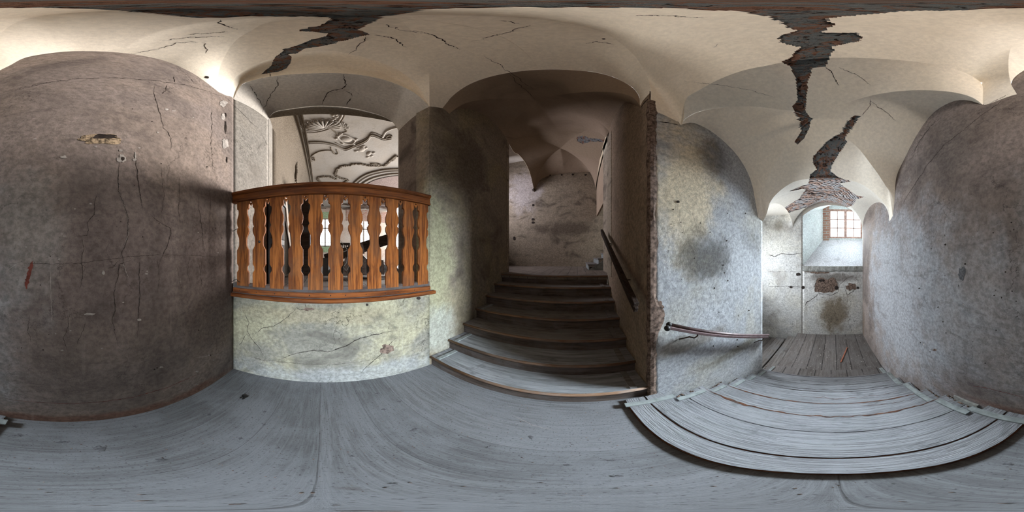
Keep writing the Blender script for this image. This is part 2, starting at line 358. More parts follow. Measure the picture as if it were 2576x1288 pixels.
M['stucco'] = plaster('hall_stucco', (.33, .30, .27), (.26, .23, .19), (.34, .295, .25), .5, .5, .66, .6, speck=.1, cracks=.5, mott=.35, rough_bump=.25)
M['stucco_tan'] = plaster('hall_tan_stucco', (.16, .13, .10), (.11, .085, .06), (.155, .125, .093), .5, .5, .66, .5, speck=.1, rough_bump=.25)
M['reed'] = plain('bare_reed_lath', (.20, .15, .135), .95, .1, var=.5, scale=45)
M['floor'] = planks('dusty_landing_boards', (.185, .188, .195), (.115, .115, .118), .315, 'x', .01, dust=(.195, .20, .21))
M['floor_up'] = planks('dusty_upper_boards', (.20, .17, .145), (.13, .105, .085), .2, 'y', .0, dust=(.23, .19, .16), seam=.008, seamamt=.8)
M['floor_low'] = planks('dark_lower_boards', (.19, .17, .16), (.10, .085, .075), .27, 'x', .06, dust=(.17, .155, .15), seam=.013, seamamt=.95)
M['tread'] = wood('grey_weathered_tread', (.245, .25, .26), (.175, .175, .183), 'y', 1.3, .8, .9, dirt=(.27, .27, .285), dirtamt=.5)
M['tread_dark'] = wood('worn_dusty_tread', (.215, .195, .18), (.12, .105, .095), 'x', 1., .6, .85, dirt=(.20, .195, .195), dirtamt=.6)
M['tread_lit'] = wood('dusty_lit_tread', (.33, .335, .35), (.16, .16, .165), 'x', 1., .6, .9, dirt=(.24, .25, .26), dirtamt=.6)  # dusty copy for the two lowest steps, window light lightened into the colour
M['riser'] = wood('dark_riser_board', (.13, .10, .085), (.065, .048, .04), 'x', 1., .5, .85, dirt=(.15, .14, .14), dirtamt=.4)
M['nosing'] = wood('worn_brown_nosing', (.27, .165, .105), (.15, .085, .05), 'x', 1., .5, .7, dirt=(.20, .18, .17), dirtamt=.4)
M['edge'] = plain('red_brown_board_edge', (.085, .036, .020), .85, .2, var=.5)
M['strip'] = plain('pale_green_strip', (.235, .255, .25), .8, .25, var=.22)
M['oak'] = wood('varnished_pine', (.37, .122, .027), (.115, .031, .008), 'z', 1., .45, .5, dirt=(.16, .075, .035), dirtamt=.4)
M['oak_y'] = wood('varnished_pine_rail', (.235, .072, .017), (.085, .024, .007), 'y', 1., .4, .45, dirt=(.12, .05, .024), dirtamt=.4)
M['sill'] = wood('dusty_sill_board', (.12, .085, .07), (.055, .04, .034), 'y', 1., .5, .7, dirt=(.12, .11, .11), dirtamt=.6)
M['darkwood'] = wood('near_black_wood', (.040, .026, .019), (.018, .011, .008), 'y', 1., .4, .45)
M['black'] = plain('black_paint', (.012, .010, .009), .55, .4, var=.3)
M['iron'] = plain('rusty_iron', (.07, .045, .035), .5, .5, .6, .4)
M['steelrail'] = plain('maroon_painted_rail', (.085, .052, .052), .5, .4, .1, .3)
M['frame'] = plain('pink_brown_window_paint', (.42, .27, .22), .7, .3, var=.3)
M['palebd'] = wood('pale_old_board', (.36, .31, .27), (.22, .18, .15), 'z', 1., .4, .8)
M['paper'] = plain('crumpled_paper', (.55, .54, .50), .9, .1)
M['crack'] = plain('crack_shadow_dirt', (.035, .028, .025), 1., 0., var=.4)
M['knot'] = plain('dark_knot', (.105, .105, .11), .9, .1, var=.35, scale=60)
M['redline'] = plain('old_red_line', (.14, .045, .035), 1., 0., var=.4)
M['chip'] = plain('white_lime_chip', (.34, .31, .285), .95, .1, var=.3)
M['brick'] = brickmat('exposed_brick_and_mortar'); M['lath'] = lathmat('exposed_lath_strips')
M['rubble'] = plain('crumbled_brown_plaster', (.135, .095, .075), .95, .1, var=.6, scale=25)
M['straw'] = plain('broken_straw_plaster', (.24, .18, .12), .95, .1, var=.8, scale=40)
M['bricks'] = bricks('red_brick_courses'); M['bricks_y'] = bricks('red_brick_courses_side', 1., 'y')
M['green'] = plain('green_window_reveal', (.36, .48, .30), .8, .2)
M['redstick'] = plain('red_painted_stick', (.36, .12, .07), .7, .3)
M['sillplaster'] = plaster('littered_sill_plaster', (.58, .58, .60), (.28, .27, .27), (.55, .54, .57), .7, .54, .66, .5, speck=.8, rough_bump=.7, scale=2.)
M['concrete'] = plaster('cement_edge', (.30, .30, .28), (.12, .11, .10), (.28, .27, .24), .6, .5, .64, .5, speck=.5, rough_bump=.7, scale=2.)
def glassmat(name, dirt=.35):
    m, n, b = nt(name, .25, .5)
    b.inputs['Base Color'].default_value = (.9, .95, .96, 1); b.inputs['Transmission Weight'].default_value = 1.0; b.inputs['IOR'].default_value = 1.05
    tr = n.nodes.new('ShaderNodeBsdfTransparent'); mx = n.nodes.new('ShaderNodeMixShader'); di = n.nodes.new('ShaderNodeBsdfTranslucent'); di.inputs[0].default_value = (.85, .88, .9, 1)
    f = ramp(n, noi(n, coords(n), 60, 6, .7), .5, .75, .04, dirt)
    n.links.new(f, mx.inputs[0]); n.links.new(tr.outputs[0], mx.inputs[1]); n.links.new(di.outputs[0], mx.inputs[2])
    n.links.new(mx.outputs[0], n.nodes['Material Output'].inputs['Surface'])
    return m
M['glass'] = glassmat('dirty_window_glass')

# ---------------------------------------------------------------- plan of the rooms
SW = (-1.66, -.995); NW = (-1.60, 1.25); S1 = (.75, -.985); S2 = (2.34, -.90); S3 = (4.60, -.83)
SJ = (-2.53, -.86); NJ = (-2.53, 1.29)
NE = (.62, 1.245); N2 = (2.50, 1.165)
XE = .59           # east wall of the upper flight
FARX = 4.60; NICHEX = 6.1
RN, TN, Y1N = .174, .317, 1.255          # upper flight: rise, going, first nosing
ZUP = -1.6+7*RN; YBACK = 5.94
NOSE = [.686, 1.15, 1.46, 1.82, 2.12, 2.47]; RD = .14; ZOV = -1.57; ZLOW = ZOV-6*RD   # lower flight nosings

# ---------------------------------------------------------------- vault curves
def vpx(lst, f, *a): return [f(x, y, *a) for x, y in lst]
def sline(x, y):        # on the south wall
    for A, B in ((SJ, SW), (SW, S1), (S1, S2), (S2, S3)):
        p = online(x, y, A, B)
        if A[0]-1e-4 <= p.x <= B[0]+1e-4: return p
    return online(x, y, SW, S1)
APEX = onz(868, 42, 3.6)
def groin(foot, pix, apex=APEX, bow=0.):
    out = [Vector(foot)]
    for x, y in pix: out.append(online(x, y, foot, apex))
    out.append(Vector(apex)); return out
fSW = online(549, 231, SW, S1); fNW = online(1082, 268, NW, (NW[0], 3)); fNW = Vector((NW[0], NW[1], fNW.z if abs(fNW.z) < 4 else 2.65))
fNW.z = hypot(*NW)*tan((644-268)*K)
fNE = Vector((NE[0], NE[1], hypot(*NE)*tan((644-242)*K)))
fSE = online(2558, 237, SW, S1)
def fixgroin(foot, pix, ztop=4.1, n=24):
    """quadrant-like groin from its springer to the crown, following the measured bearings low down"""
    P = [Vector(foot)]; F = Vector(foot); D = (APEX-F).xy; L2 = D.length_squared
    for x, y in pix:
        r = ray(x, y); z = 3.0
        for it in range(60):
            p = r*(z/r.z); k = min(1, max(0.01, (p-F).xy.dot(D)/L2)); zn = F.z+(APEX.z-F.z)*math.sqrt(max(0, 1-(1-k)**2)); z = .6*z+.4*zn
        P.append(r*(z/r.z))
    P.append(APEX.copy()); return P
G_SW = fixgroin(fSW, [(548, 196), (553, 171), (568, 137), (598, 98), (632, 77), (683, 55)])
G_NW = fixgroin(fNW, [(1079, 190), (1072, 145), (1055, 107), (1025, 68), (985, 45)])
G_NE = fixgroin(fNE, [(1626, 190), (1600, 145), (1560, 108), (1510, 78)])
G_SE = fixgroin(fSE, [(2543, 210), (2537, 175), (2540, 130), (2555, 105), (0, 86), (43, 56), (98, 41)])
# arch of the west opening, outer and inner edge
A_out = vpx([(586, 228), (610, 212), (644, 200), (686, 192), (783, 184.7), (839, 184), (895, 187.5), (951, 197), (993, 210), (1035, 229), (1063, 250)], online, SW, NW)
A_out[0] = Vector((SW[0], SW[1], 2.78)); A_out.append(fNW.copy())
A_in = vpx([(690, 282), (730, 273.6), (755, 270), (797, 266), (839, 267), (881, 271), (923, 280), (965, 293), (987, 307), (1000, 324)], onX, SJ[0])
A_in = [Vector((SJ[0], SJ[1], 2.95))]+A_in+[Vector((NJ[0], NJ[1], 2.72))]
archW = [fSW, Vector((-1.5, -.995, 2.70))]+A_out
lunS = [fSE]+[sline(x, y) for x, y in [(2549, 226), (2543, 212), (2552, 195), (0, 177), (26, 164), (64, 145), (120, 134.5), (179, 129), (239, 129), (307, 133), (363, 141), (410, 152), (448, 166), (491, 188), (521, 209)]]+[fSW]
# north web arch
n1L = Vector((NW[0], 1.47, hypot(1.60, 1.47)*tan((644-272)*K))); n1R = Vector((XE, 1.46, hypot(XE, 1.46)*tan((644-268)*K)))
F1 = Vector((NW[0], 1.60, 2.70))
N1 = [n1L]+vpx([(1133, 247), (1164, 222), (1195, 206), (1242, 191), (1304, 180), (1382, 175), (1444, 177), (1490, 181), (1537, 192), (1568, 206), (1593, 222), (1608, 244)], onY, 1.47)+[n1R]
archN = [fNW]+N1+[fNE]
# east web and the low arch over the first descending steps
zN = lambda X: 1.70+(X-.62)*(1.61-1.70)/(.91-.62)
NE_low = Vector((NE[0], NE[1], 1.70)); fN2 = online(1712, 314, NE, N2); fS2 = online(2473, 264, SW, S1)
E_A = [Vector((.73, 1.24, 1.80))]+vpx([(1727, 248), (1762, 225), (1813, 198), (1871, 177), (1929, 165), (1968, 157), (2085, 145.6), (2162, 145.6), (2240, 149.5), (2317, 157), (2376, 167), (2434, 186), (2469, 210), (2492, 229)], onX, .78)
EA = [fN2]+E_A[1:-1]+[fS2]
archE = [fNE, NE_low]+EA+[fSE]
# bay over the descending flight
AP2 = onX(2046, 299, 1.62)
fN3 = online(1907, 548, NE, N2); fS3 = online(2246, 543, S1, S2)
g2NW = [fN2]+[online(x, y, fN2, AP2) for x, y in [(1724, 299), (1747, 285), (1790, 274), (1852, 268), (1910, 269), (1949, 274), (1999, 281)]]+[AP2]
g2SW = [fS2]+[online(x, y, fS2, AP2) for x, y in [(2446, 245), (2403, 233), (2356, 228), (2298, 227), (2240, 232), (2182, 243), (2123, 262), (2085, 279)]]+[AP2]
g2NE = [fN3]+[online(x, y, fN3, AP2) for x, y in [(1914, 497), (1925, 462), (1945, 419), (1968, 380), (1995, 345), (2019, 318)]]+[AP2]
g2SE = [fS3]+[online(x, y, fS3, AP2) for x, y in [(2236, 485), (2217, 450), (2189, 411), (2162, 376), (2131, 349), (2085, 318)]]+[AP2]
lun2N = [fN2]+vpx([(1743, 309), (1782, 326), (1813, 349), (1852, 388), (1875, 423), (1890, 458), (1899, 500)], online, NE, N2)+[fN3]
lun2S = [fS3]+[sline(x, y) for x, y in [(2251, 497), (2255, 446), (2279, 392), (2310, 334), (2349, 283), (2395, 256), (2430, 252)]]+[fS2]
fN4 = Vector((N2[0], N2[1], .60)); fS4 = Vector((2.5, -.893, .58))
E3A = vpx([(1928, 539), (1938, 508), (1961, 481), (1996, 458), (2031, 450), (2085, 447), (2140, 454), (2170, 465), (2198, 485), (2221, 508), (2236, 528)], onX, 2.46)
arch2E = [fN3, fN4]+E3A+[fS4, fS3]
# vault at the foot of the stairs
AP3 = Vector((3.7, .05, 1.44)); fN5 = Vector((FARX, 1.17, .80)); fS5 = Vector((FARX, S3[1], .76))
def ell(A, B, up, k=12, p=None):
    A = Vector(A); B = Vector(B); out = []
    for i in range(k+1):
        t = i/k; a = pi*t; q = A.lerp(B, (1-cos(a))/2); q.z += up*sin(a); out.append(q)
    return out
def diag(F, A, k=10, bulge=.0):
    F = Vector(F); A = Vector(A); out = []
    for i in range(k+1):
        s = i/k; s2 = 1-cos(s*pi/2); q = F.lerp(A, s2); q.z = F.z+(A.z-F.z)*sin(s*pi/2); out.append(q)
    return out
g3 = [diag(fN4, AP3), diag(fS4, AP3), diag(fS5, AP3), diag(fN5, AP3)]
lun3E = ell(fS5, fN5, .78); lun3S = ell(fS4, fS5, .52); lun3N = ell(fN5, fN4, .50)
# bays over the rising flight
AP4 = onY(1344, 252, 2.45)
F1 = onX(1130, 286, NW[0]); F2 = onX(1612, 271, XE); F3 = onX(1270, 343, NW[0]); F4 = onX(1532, 331, XE)
g4 = [[F1]+[online(x, y, F1, AP4) for x, y in [(1149, 271.6), (1173, 259), (1211, 251), (1257, 248), (1304, 249)]]+[AP4],
      [F2]+[online(x, y, F2, AP4) for x, y in [(1593, 246), (1568, 236), (1537, 232), (1490, 231), (1444, 234), (1400, 240)]]+[AP4],
      [F4]+[online(x, y, F4, AP4) for x, y in [(1524, 321), (1506, 306), (1481, 293), (1444, 278), (1395, 262)]]+[AP4],
      [F3]+[online(x, y, F3, AP4) for x, y in [(1279, 321), (1295, 300), (1320, 278)]]+[AP4]]
arch4S = [F1]+N1+[F2]
arch4N = [F4]+[onY(x, y, Y) for x, y, Y in [(1524, 345, 3.15), (1505, 333, 3.4), (1480, 332, 3.7), (1440, 335, 3.95), (1400, 338, 4.0), (1360, 340, 4.0), (1320, 343, 3.8), (1295, 347, 3.55)]]+[F3]
lun4W = [F3]+vpx([(1251, 318), (1226, 296), (1195, 279), (1164, 273), (1145, 276)], onX, NW[0])+[F1]
lun4E = [F2]+vpx([(1593, 262), (1574, 257), (1560, 271), (1545, 295), (1538, 310)], onX, XE)+[F4]
AP5 = Vector((-.5, 4.75, 3.72)); F6 = Vector((-1.6, YBACK, 2.55)); F5 = Vector((.66, YBACK, 2.55))
g5 = [diag(F3, AP5), diag(F4, AP5), diag(F5, AP5), diag(F6, AP5)]
arch5W = [F6]+[onX(x, y, -1.6) for x, y in [(1335, 440), (1322, 410), (1305, 389), (1292, 381)]]+[F3]
lun5N = [F5]+vpx([(1497, 438), (1450, 434), (1400, 438), (1360, 452)], onY, YBACK)+[F6]
lun5E = ell(F4, F5, .35)

def web(A, B, arch, n=60, m=60, roll=0.):
    """barrel web: straight generators run from the groins (springer, crown, springer) out to the wall arch"""
    n *= 2; m = int(m*.8)
    G = resample(A, n//2)+resample(B, n//2)[::-1][1:]; Q = resample(arch, 300)
    def prog(P):
        d = (P[-1]-P[0]).xy; L2 = d.length_squared; al = [0.]; s_ = []
        for a, b in zip(P, P[1:]): al.append(al[-1]+(b-a).length)
        mx = 0.
        for p, a in zip(P, al):
            mx = max(mx, min(1, (p-P[0]).xy.dot(d)/L2)); s_.append(.85*mx+.15*a/al[-1])
        return s_
    sg = prog(G); sq = prog(Q); R = []; k = 0
    for s_ in sg:
        while k < len(sq)-2 and sq[k+1] < s_: k += 1
        t = (s_-sq[k])/max(1e-9, sq[k+1]-sq[k]); R.append(Q[k].lerp(Q[k+1], min(1, max(0, t))))
    R[0] = Q[0]; R[-1] = Q[-1]
    rows = []
    for j in range(m+1):
        v = j/m; row = []
        for i in range(n+1):
            u = i/n; p = R[i].lerp(G[i], v)
            if roll:
                k = min(1, 4*u, 4*(1-u)); t = min(1, v/.4)
                p = p+Vector((-.10*roll*sin(pi*t), 0, .24*roll*sin(pi*t)))*k
            row.append(p)
        rows.append(row)
    return rows
def in_poly(x, y, P):
    c = False; n = len(P); j = n-1
    for i in range(n):
        xi, yi = P[i]; xj, yj = P[j]
        if (yi > y) != (yj > y) and x < (xj-xi)*(y-yi)/(yj-yi)+xi: c = not c
        j = i
    return c
ZEN = [(0, 19), (100, 19), (170, 20), (300, 26), (340, 31), (400, 36), (500, 46), (560, 45), (640, 42), (760, 40), (820, 44), (980, 41), (1020, 36), (1060, 25), (1150, 20), (1288, 18), (1580, 19), (1650, 20), (1760, 25), (1850, 27), (1920, 38), (1990, 50), (2080, 47), (2110, 41), (2250, 30), (2400, 25), (2576, 19)]
def zen(x):
    for (a, b), (c, d) in zip(ZEN, ZEN[1:]):
        if a <= x <= c: return b+(d-b)*(x-a)/(c-a)
    return 19
BR_W = [(1037, 26), (1003, 32), (978, 41), (939, 58), (935, 68), (909, 77), (927, 87.5), (880, 100), (820, 115), (769, 124), (734, 137), (732, 154), (722, 171), (700, 181), (657, 187), (683, 164), (692, 141), (726, 119), (769, 107), (803, 96), (818, 85), (790, 79), (756, 79), (769, 72), (820, 62), (828, 51), (811, 40), (811, 20), (1037, 18)]
BR_E = [(1929, 30), (1929, 48), (1968, 54), (1982, 70), (1999, 76), (1956, 93), (1968, 107), (2015, 118), (1991, 144), (1964, 155), (1987, 167), (2001, 194), (2005, 233), (2007, 252), (1993, 268), (2007, 295), (2015, 330), (1999, 357), (2007, 364), (2022, 349), (2036, 322), (2042, 299), (2026, 279), (2030, 241), (2032, 206), (2040, 190), (2042, 171), (2077, 167), (2087, 144), (2100, 124), (2096, 116), (2162, 105), (2170, 93), (2147, 81), (2073, 79), (2096, 64), (2081, 50), (2081, 30)]
BR_L = [(2164, 293), (2151, 291), (2131, 307), (2116, 334), (2081, 353), (2065, 373), (2046, 392), (2044, 408), (2054, 427), (2038, 439), (2034, 461), (1980, 483), (2019, 475), (2027, 477), (2010, 500), (1930, 549), (1928, 558), (1996, 531), (2035, 520), (2075, 514), (2097, 527), (2112, 529), (2147, 516), (2155, 500), (2176, 496), (2155, 492), (2112, 461), (2143, 457), (2108, 446), (2089, 430), (2093, 415), (2108, 392), (2131, 357), (2125, 347), (2143, 322)]
BR_N = [(1450, 345), (1465, 342), (1490, 348), (1526, 351), (1526, 357), (1490, 356), (1465, 362), (1452, 355)]
def is_broken(p):
    x, y = topix(p)
    ce = max(.05, cos((644-y)*K)); nz = noise.noise(p*9)*7+noise.noise(p*27)*3.5
    nx = (noise.noise(p*10+Vector((5, 2, 1)))*6+noise.noise(p*30)*3)/ce
    s = .35 if y > 140 else 1.
    y2 = y+nz*.5*s; x2 = x+nx*.5*s
    if y < 60 and y+nz*.35 < zen(x): return hypot(p.x, p.y) > .0
    return in_poly(x2, y2, BR_W) or in_poly(x2, y2, BR_E) or in_poly(x2, y2, BR_L) or in_poly(x2, y2, BR_N)

def ceiling(name, rowsets, mat, label, check=True):
    mb = MB()
    for r in rowsets: mb.grid(r)
    good = MB(); good.v = mb.v; bad = []
    if check:
        gf = []
        for f in mb.f:
            c = sum((mb.v[i] for i in f), Vector())/len(f)
            (bad if is_broken(c) else gf).append(f)
        good.f = gf
    else: good.f = mb.f
    o = good.build(name, mat, smooth=True, wn=False); struct(o, label)
    if bad:
        # the hole behind the plaster: same faces pushed 3 cm into the vault, with sloping broken rims
        from collections import defaultdict
        key = lambda v: (round(v.x, 4), round(v.y, 4), round(v.z, 4))
        idx = {}; V = []; F = []; cnt = defaultdict(int); nrm = {}
        for f in bad:
            g = []
            for i in f:
                k = key(mb.v[i])
                if k not in idx: idx[k] = len(V); V.append(mb.v[i].copy())
                if not g or g[-1] != idx[k]: g.append(idx[k])
            if len(g) > 2 and g[0] == g[-1]: g.pop()
            if len(set(g)) < 3: continue
            F.append(g)
        for g in F:
            for a, b in zip(g, g[1:]+g[:1]): cnt[(min(a, b), max(a, b))] += 1
        edge = set()
        for (a, b), c in cnt.items():
            if c == 1: edge.add(a); edge.add(b)
        V2 = []
        for i, v in enumerate(V):
            d = Vector((v.x*.35, v.y*.35, 1.)).normalized()*(.5 if False else 1)
            if i in edge: V2.append(v)
            else: V2.append(v+d*(.022+.018*noise.noise(v*12)+.008*noise.noise(v*40)))
        e = MB(); e.v = V2; e.f = F
        eb = e.build('exposed_masonry', [M['brick'], M['lath']], o, smooth=False, wn=False); eb['label'] = 'bare brick and grey mortar where plaster has fallen'
        for p in eb.data.polygons:
            c = p.center; cc = Vector((c.x, c.y, c.z-H)); x, y = topix(cc)
            if y > 452: p.material_index = 1
    return o

ceil = []
webW = web(G_SW, G_NW, archW, 200, 190, 1.0)
ceil.append(ceiling('ceiling', [webW, web(G_NW, G_NE, archN, 150, 150), web(G_NE, G_SE, archE, 200, 190), web(G_SE, G_SW, lunS, 120, 120)], M['ceil'], 'groin vaulted plaster ceiling over the stair landing, split by a wide brick-filled crack'))
ceil.append(ceiling('ceiling', [web(g2NW, g2SW, EA, 120, 120), web(g2NW, g2NE, lun2N, 40, 50), web(g2NE, g2SE, arch2E, 110, 110), web(g2SE, g2SW, lun2S, 60, 60)], M['ceil'], 'low groin vault above the descending steps, cracked down to the brick'))
ceil.append(ceiling('ceiling', [web(g3[0], g3[1], [fN4]+E3A+[fS4], 110, 90), web(g3[1], g3[2], lun3S, 60, 60), web(g3[2], g3[3], lun3E, 110, 110), web(g3[3], g3[0], lun3N, 90, 90)], M['ceil_low'], 'small vault with bare laths in front of the deep window niche'))
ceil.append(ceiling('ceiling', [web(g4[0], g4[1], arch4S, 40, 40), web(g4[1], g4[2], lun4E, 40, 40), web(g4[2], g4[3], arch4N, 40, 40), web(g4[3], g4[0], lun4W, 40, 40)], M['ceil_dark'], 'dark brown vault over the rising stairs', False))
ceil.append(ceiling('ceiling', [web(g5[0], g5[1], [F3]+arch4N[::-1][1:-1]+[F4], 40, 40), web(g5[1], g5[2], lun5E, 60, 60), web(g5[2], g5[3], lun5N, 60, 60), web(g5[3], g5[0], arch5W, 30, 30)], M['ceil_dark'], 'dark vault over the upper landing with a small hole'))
# soffit of the west arch
so = MB(); a = resample(A_out, 60); b = resample(A_in, 60); so.grid([[p.lerp(q, t/6)+Vector((0, 0, .03*sin(pi*t/6))) for p, q in zip(a, b)] for t in range(7)])
arch_o = struct(so.build('wall_arch', M['soffit'], smooth=True, wn=False), 'grey plastered underside of the arch above the wooden balustrade')

# ---------------------------------------------------------------- walls
def top_at(curves, x, ax=0):
    """height of a wall top at plan coordinate x: highest of the curves spanning it"""
    best = None
    for c in curves:
        for p, q in zip(c, c[1:]):
            a, b = p[ax], q[ax]
            if min(a, b)-1e-6 <= x <= max(a, b)+1e-6 and abs(b-a) > 1e-6:
                z = p.z+(q.z-p.z)*(x-a)/(b-a); best = z if best is None else max(best, z)
    return best
def wall(name, A, B, zb, ztop, mat, label, step=.06, ax=0, thick=.12, side=1, up=.06, rows=40):
    """vertical wall from plan point A to B; zb, ztop functions of the plan coordinate"""
    L = hypot(B[0]-A[0], B[1]-A[1]); n = max(2, int(L/step)); R = []
    for i in range(n+1):
        t = i/n; x = A[0]+(B[0]-A[0])*t; y = A[1]+(B[1]-A[1])*t; s = (x, y)[ax]
        z0 = zb(s) if callable(zb) else zb; z1 = (ztop(s) if callable(ztop) else ztop)+up
        R.append([Vector((x, y, z0+(z1-z0)*k/rows)) for k in range(rows+1)])
    mb = MB(); mb.grid(R); o = mb.build(name, mat, smooth=True, wn=False); struct(o, label)
    # thickness away from the room
    nx, ny = -(B[1]-A[1])/L*side, (B[0]-A[0])/L*side
    fn = o.data.polygons[0].normal; out = Vector((nx, ny, 0))
    md = o.modifiers.new('thick', 'SOLIDIFY'); md.thickness = thick; md.offset = 1 if fn.dot(out) > 0 else -1
    return o
lunSr = resample(lunS, 80); lun2Sr = resample(lun2S, 50); l3S = resample(lun3S, 40)
flat = [[fSE, fS2], [fS3, fS4], [fSW, Vector((SW[0], SW[1], 2.78))], [Vector((SW[0], SW[1], 2.78)), Vector((SJ[0], SJ[1], 2.95))]]
def topS(x):
    z = top_at([lunSr, lun2Sr, l3S]+flat, x); return z if z is not None else 1.0
def botS(x): return -1.75 if x < .3 else -2.75
W = {}
def wallpoly(name, pts, zb, ztop, mat, label, step=.05, up=.3, rows=60, thick=.12):
    R = []
    for A, B in zip(pts, pts[1:]):
        n = max(2, int(hypot(B[0]-A[0], B[1]-A[1])/step))
        for i in range(n if B is not pts[-1] else n+1):
            t = i/n; x = A[0]+(B[0]-A[0])*t; y = A[1]+(B[1]-A[1])*t; z0 = zb(x); z1 = ztop(x)+(up if x < .40 or x > 1.0 else .015)
            R.append([Vector((x, y, z0+(z1-z0)*k/rows)) for k in range(rows+1)])
    mb = MB(); mb.grid(R); o = struct(mb.build(name, mat, smooth=True, wn=False), label)
    md = o.modifiers.new('thick', 'SOLIDIFY'); md.thickness = thick; md.offset = 1 if o.data.polygons[0].normal.y < 0 else -1
    return o
W['s0'] = wallpoly('wall_south', [SW, S1, S2, S3], botS, topS, M['south'], 'long stained plaster wall beside the landing and the descending steps, full of fine cracks')
W['s3'] = wall('wall_south', SJ, SW, -.48, topS, M['sjamb'], 'plaster side of the arched opening beyond the balustrade', side=-1)
W['w0'] = wall('wall_west', SW, NW, -1.75, -.47, M['parapet'], 'yellowed plaster parapet below the wooden balustrade', ax=1, side=1, up=0, thick=.9)
W['w1'] = wall('wall_west', NW, NJ, -.48, lambda x: top_at([[fNW, A_in[-1]]], x) or 2.72, M['westjamb'], 'dark sooty side of the arched opening, right of the balustrade', side=-1, thick=.005)
lun4Wr = resample(lun4W, 40)
W['n0'] = wall('wall_west', NW, (NW[0], 3.46), -1.75, lambda y: top_at([[fNW, n1L, F1], lun4Wr, [F3, Vector((NW[0], 3.6, F3.z))]], y, 1) or 2.7, M['stairwest'], 'plaster wall on the left of the rising stairs, greenish near its corner', ax=1, side=1, thick=.3, up=.15)
lun4Er = resample(lun4E, 40)
W['n1'] = wall('wall_east', (XE, 3.0), (XE, NE[1]), -1.75, lambda y: top_at([[fNE, n1R, F2], lun4Er, [Vector((XE, NE[1]-.1, fNE.z)), Vector((XE, NE[1], fNE.z))]], y, 1) or 2.05, M['staireast'], 'brown plaster wall carrying the dark wooden handrail', ax=1, side=1, thick=.02)
lun2Nr = resample(lun2N, 50)
W['n2'] = wall('wall_north', NE, N2, lambda x: -1.75 if x < .3 else -2.75, lambda x: top_at([[NE_low, fN2], lun2Nr, [fN3, fN4]], x) or 1.7, M['north'], 'rough blue-grey plaster wall behind the iron handrail, with dark smudges', side=1, thick=.02, up=.03)
# solid core of the pier between the two flights
mb = MB(); mb.box(XE+.02, N2[0]-.01, NE[1]+.02, 3.0, -2.75, 1.0); pier = struct(mb.build('wall_core', M['staireast']), 'brown end of the pier between the two flights')
mb = MB(); mb.box(XE+.005, XE+.22, 2.99, 3.25, -1.75, 4.2); mb.box(XE-.014, XE+.15, 2.76, 3.02, -.37, 2.75); struct(mb.build('wall_pier', M['back'], bevel=.02), 'paler narrow strip of wall at the top of the stairs')
# NE corner above the low spring line
mb = MB(); mb.grid([[Vector((XE, NE[1], z)), Vector((NE[0], NE[1], z))] for z in (-1.7, 0, 1.75, 2.2)]); struct(mb.build('wall_corner', M['rubble']), 'crumbling brown plaster edge of the corner between the stairs')
# upper landing walls
W['b'] = wall('wall_back', (-4.2, YBACK), (1.9, YBACK), ZUP-.2, lambda x: 4.2 if x < -1.65 else (top_at([resample(lun5N, 30)], x) or 3.2), M['back'], 'smoke-stained plaster wall at the back of the upper landing', side=1, step=.1)
wall('wall_east', (XE+.08, 3.25), (XE+.08, 4.2), ZUP-.2, 3.3, M['back'], 'wall at the right of the upper landing', ax=1, side=-1)
wall('wall_passage', (-4.2, 3.46), (-1.6, 3.46), ZUP-.2, 4.2, M['back'], 'passage wall behind the rising stairs', side=1)
mb = MB(); mb.box(-4.3, -1.62, 3.4, 6.0, 4.15, 4.25); struct(mb.build('ceiling', M['ceil_low']), 'flat ceiling of the side passage')
mb = MB(); mb.box(.67, 1.9, 3.2, 6.0, 3.3, 3.4); mb.box(1.85, 1.9, 3.2, 6.0, -.5, 3.4); mb.box(.67, 1.9, 4.15, 4.2, -.5, 0) if False else None
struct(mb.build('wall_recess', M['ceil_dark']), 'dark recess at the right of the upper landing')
mb = MB()
mb.box(.70, .75, 3.0, 6.0, 1.5, 4.4)
for cv, X, Z in ((lun5E, .67, 4.4), (arch5W, -1.605, 4.4)):
    mb.grid([[Vector((X, p.y, p.z-.01+(Z-p.z)*k)) for k in (0, 1)] for p in resample(cv, 30)])
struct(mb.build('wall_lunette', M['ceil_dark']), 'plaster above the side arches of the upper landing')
# stained window strip and dark door edge in the side passage
dr = MB(); dr.box(-1.72, -1.603, 3.48, 3.57, ZUP, 1.04); struct(dr.build('door_1', M['black']), 'edge of a dark door at the left of the upper landing')
pn = MB(); pn.box(-1.72, -1.61, 3.48, 3.56, 1.12, 1.85); struct(pn.build('window_2', plain('stained_blue_glass', (.05, .16, .30), .3, .6, var=.8, scale=20)), 'sliver of blue stained glass above the dark door edge')

# far wall with the niche
ny0, ny1 = -.86, .88; zs = -.28
arN = [onX(x, y, FARX) for x, y in [(2020, 545), (2027, 537), (2045, 526), (2066, 519), (2093, 516), (2132, 522), (2152, 533), (2163, 543), (2171, 558)]]
arN = [Vector((FARX, ny1, 1.17))]+arN[1:-1]+[Vector((FARX, ny0, .95))]
arN.sort(key=lambda p: p.y)
arNr = resample(arN, 40)
lun3Er = resample(lun3E, 60)
W['f0'] = wall('wall_far', (FARX, -.95), (FARX, ny1), -2.75, zs, M['far'], 'damp brown-streaked wall below the window niche', ax=1, side=-1, up=0, thick=.01)
W['f1'] = wall('wall_far', (FARX, ny1), (FARX, 3.1), -2.75, lambda y: max(1.25, top_at([lun3Er], y, 1) or 1.3), M['far'], 'grey plaster wall left of the window niche', ax=1, side=-1, thick=.3)
mb = MB(); R = []
for p in arNr: R.append([Vector((FARX, p.y, p.z+(max(p.z+.02, (top_at([lun3Er], p.y, 1) or p.z)+.05)-p.z)*k/6)) for k in range(7)])
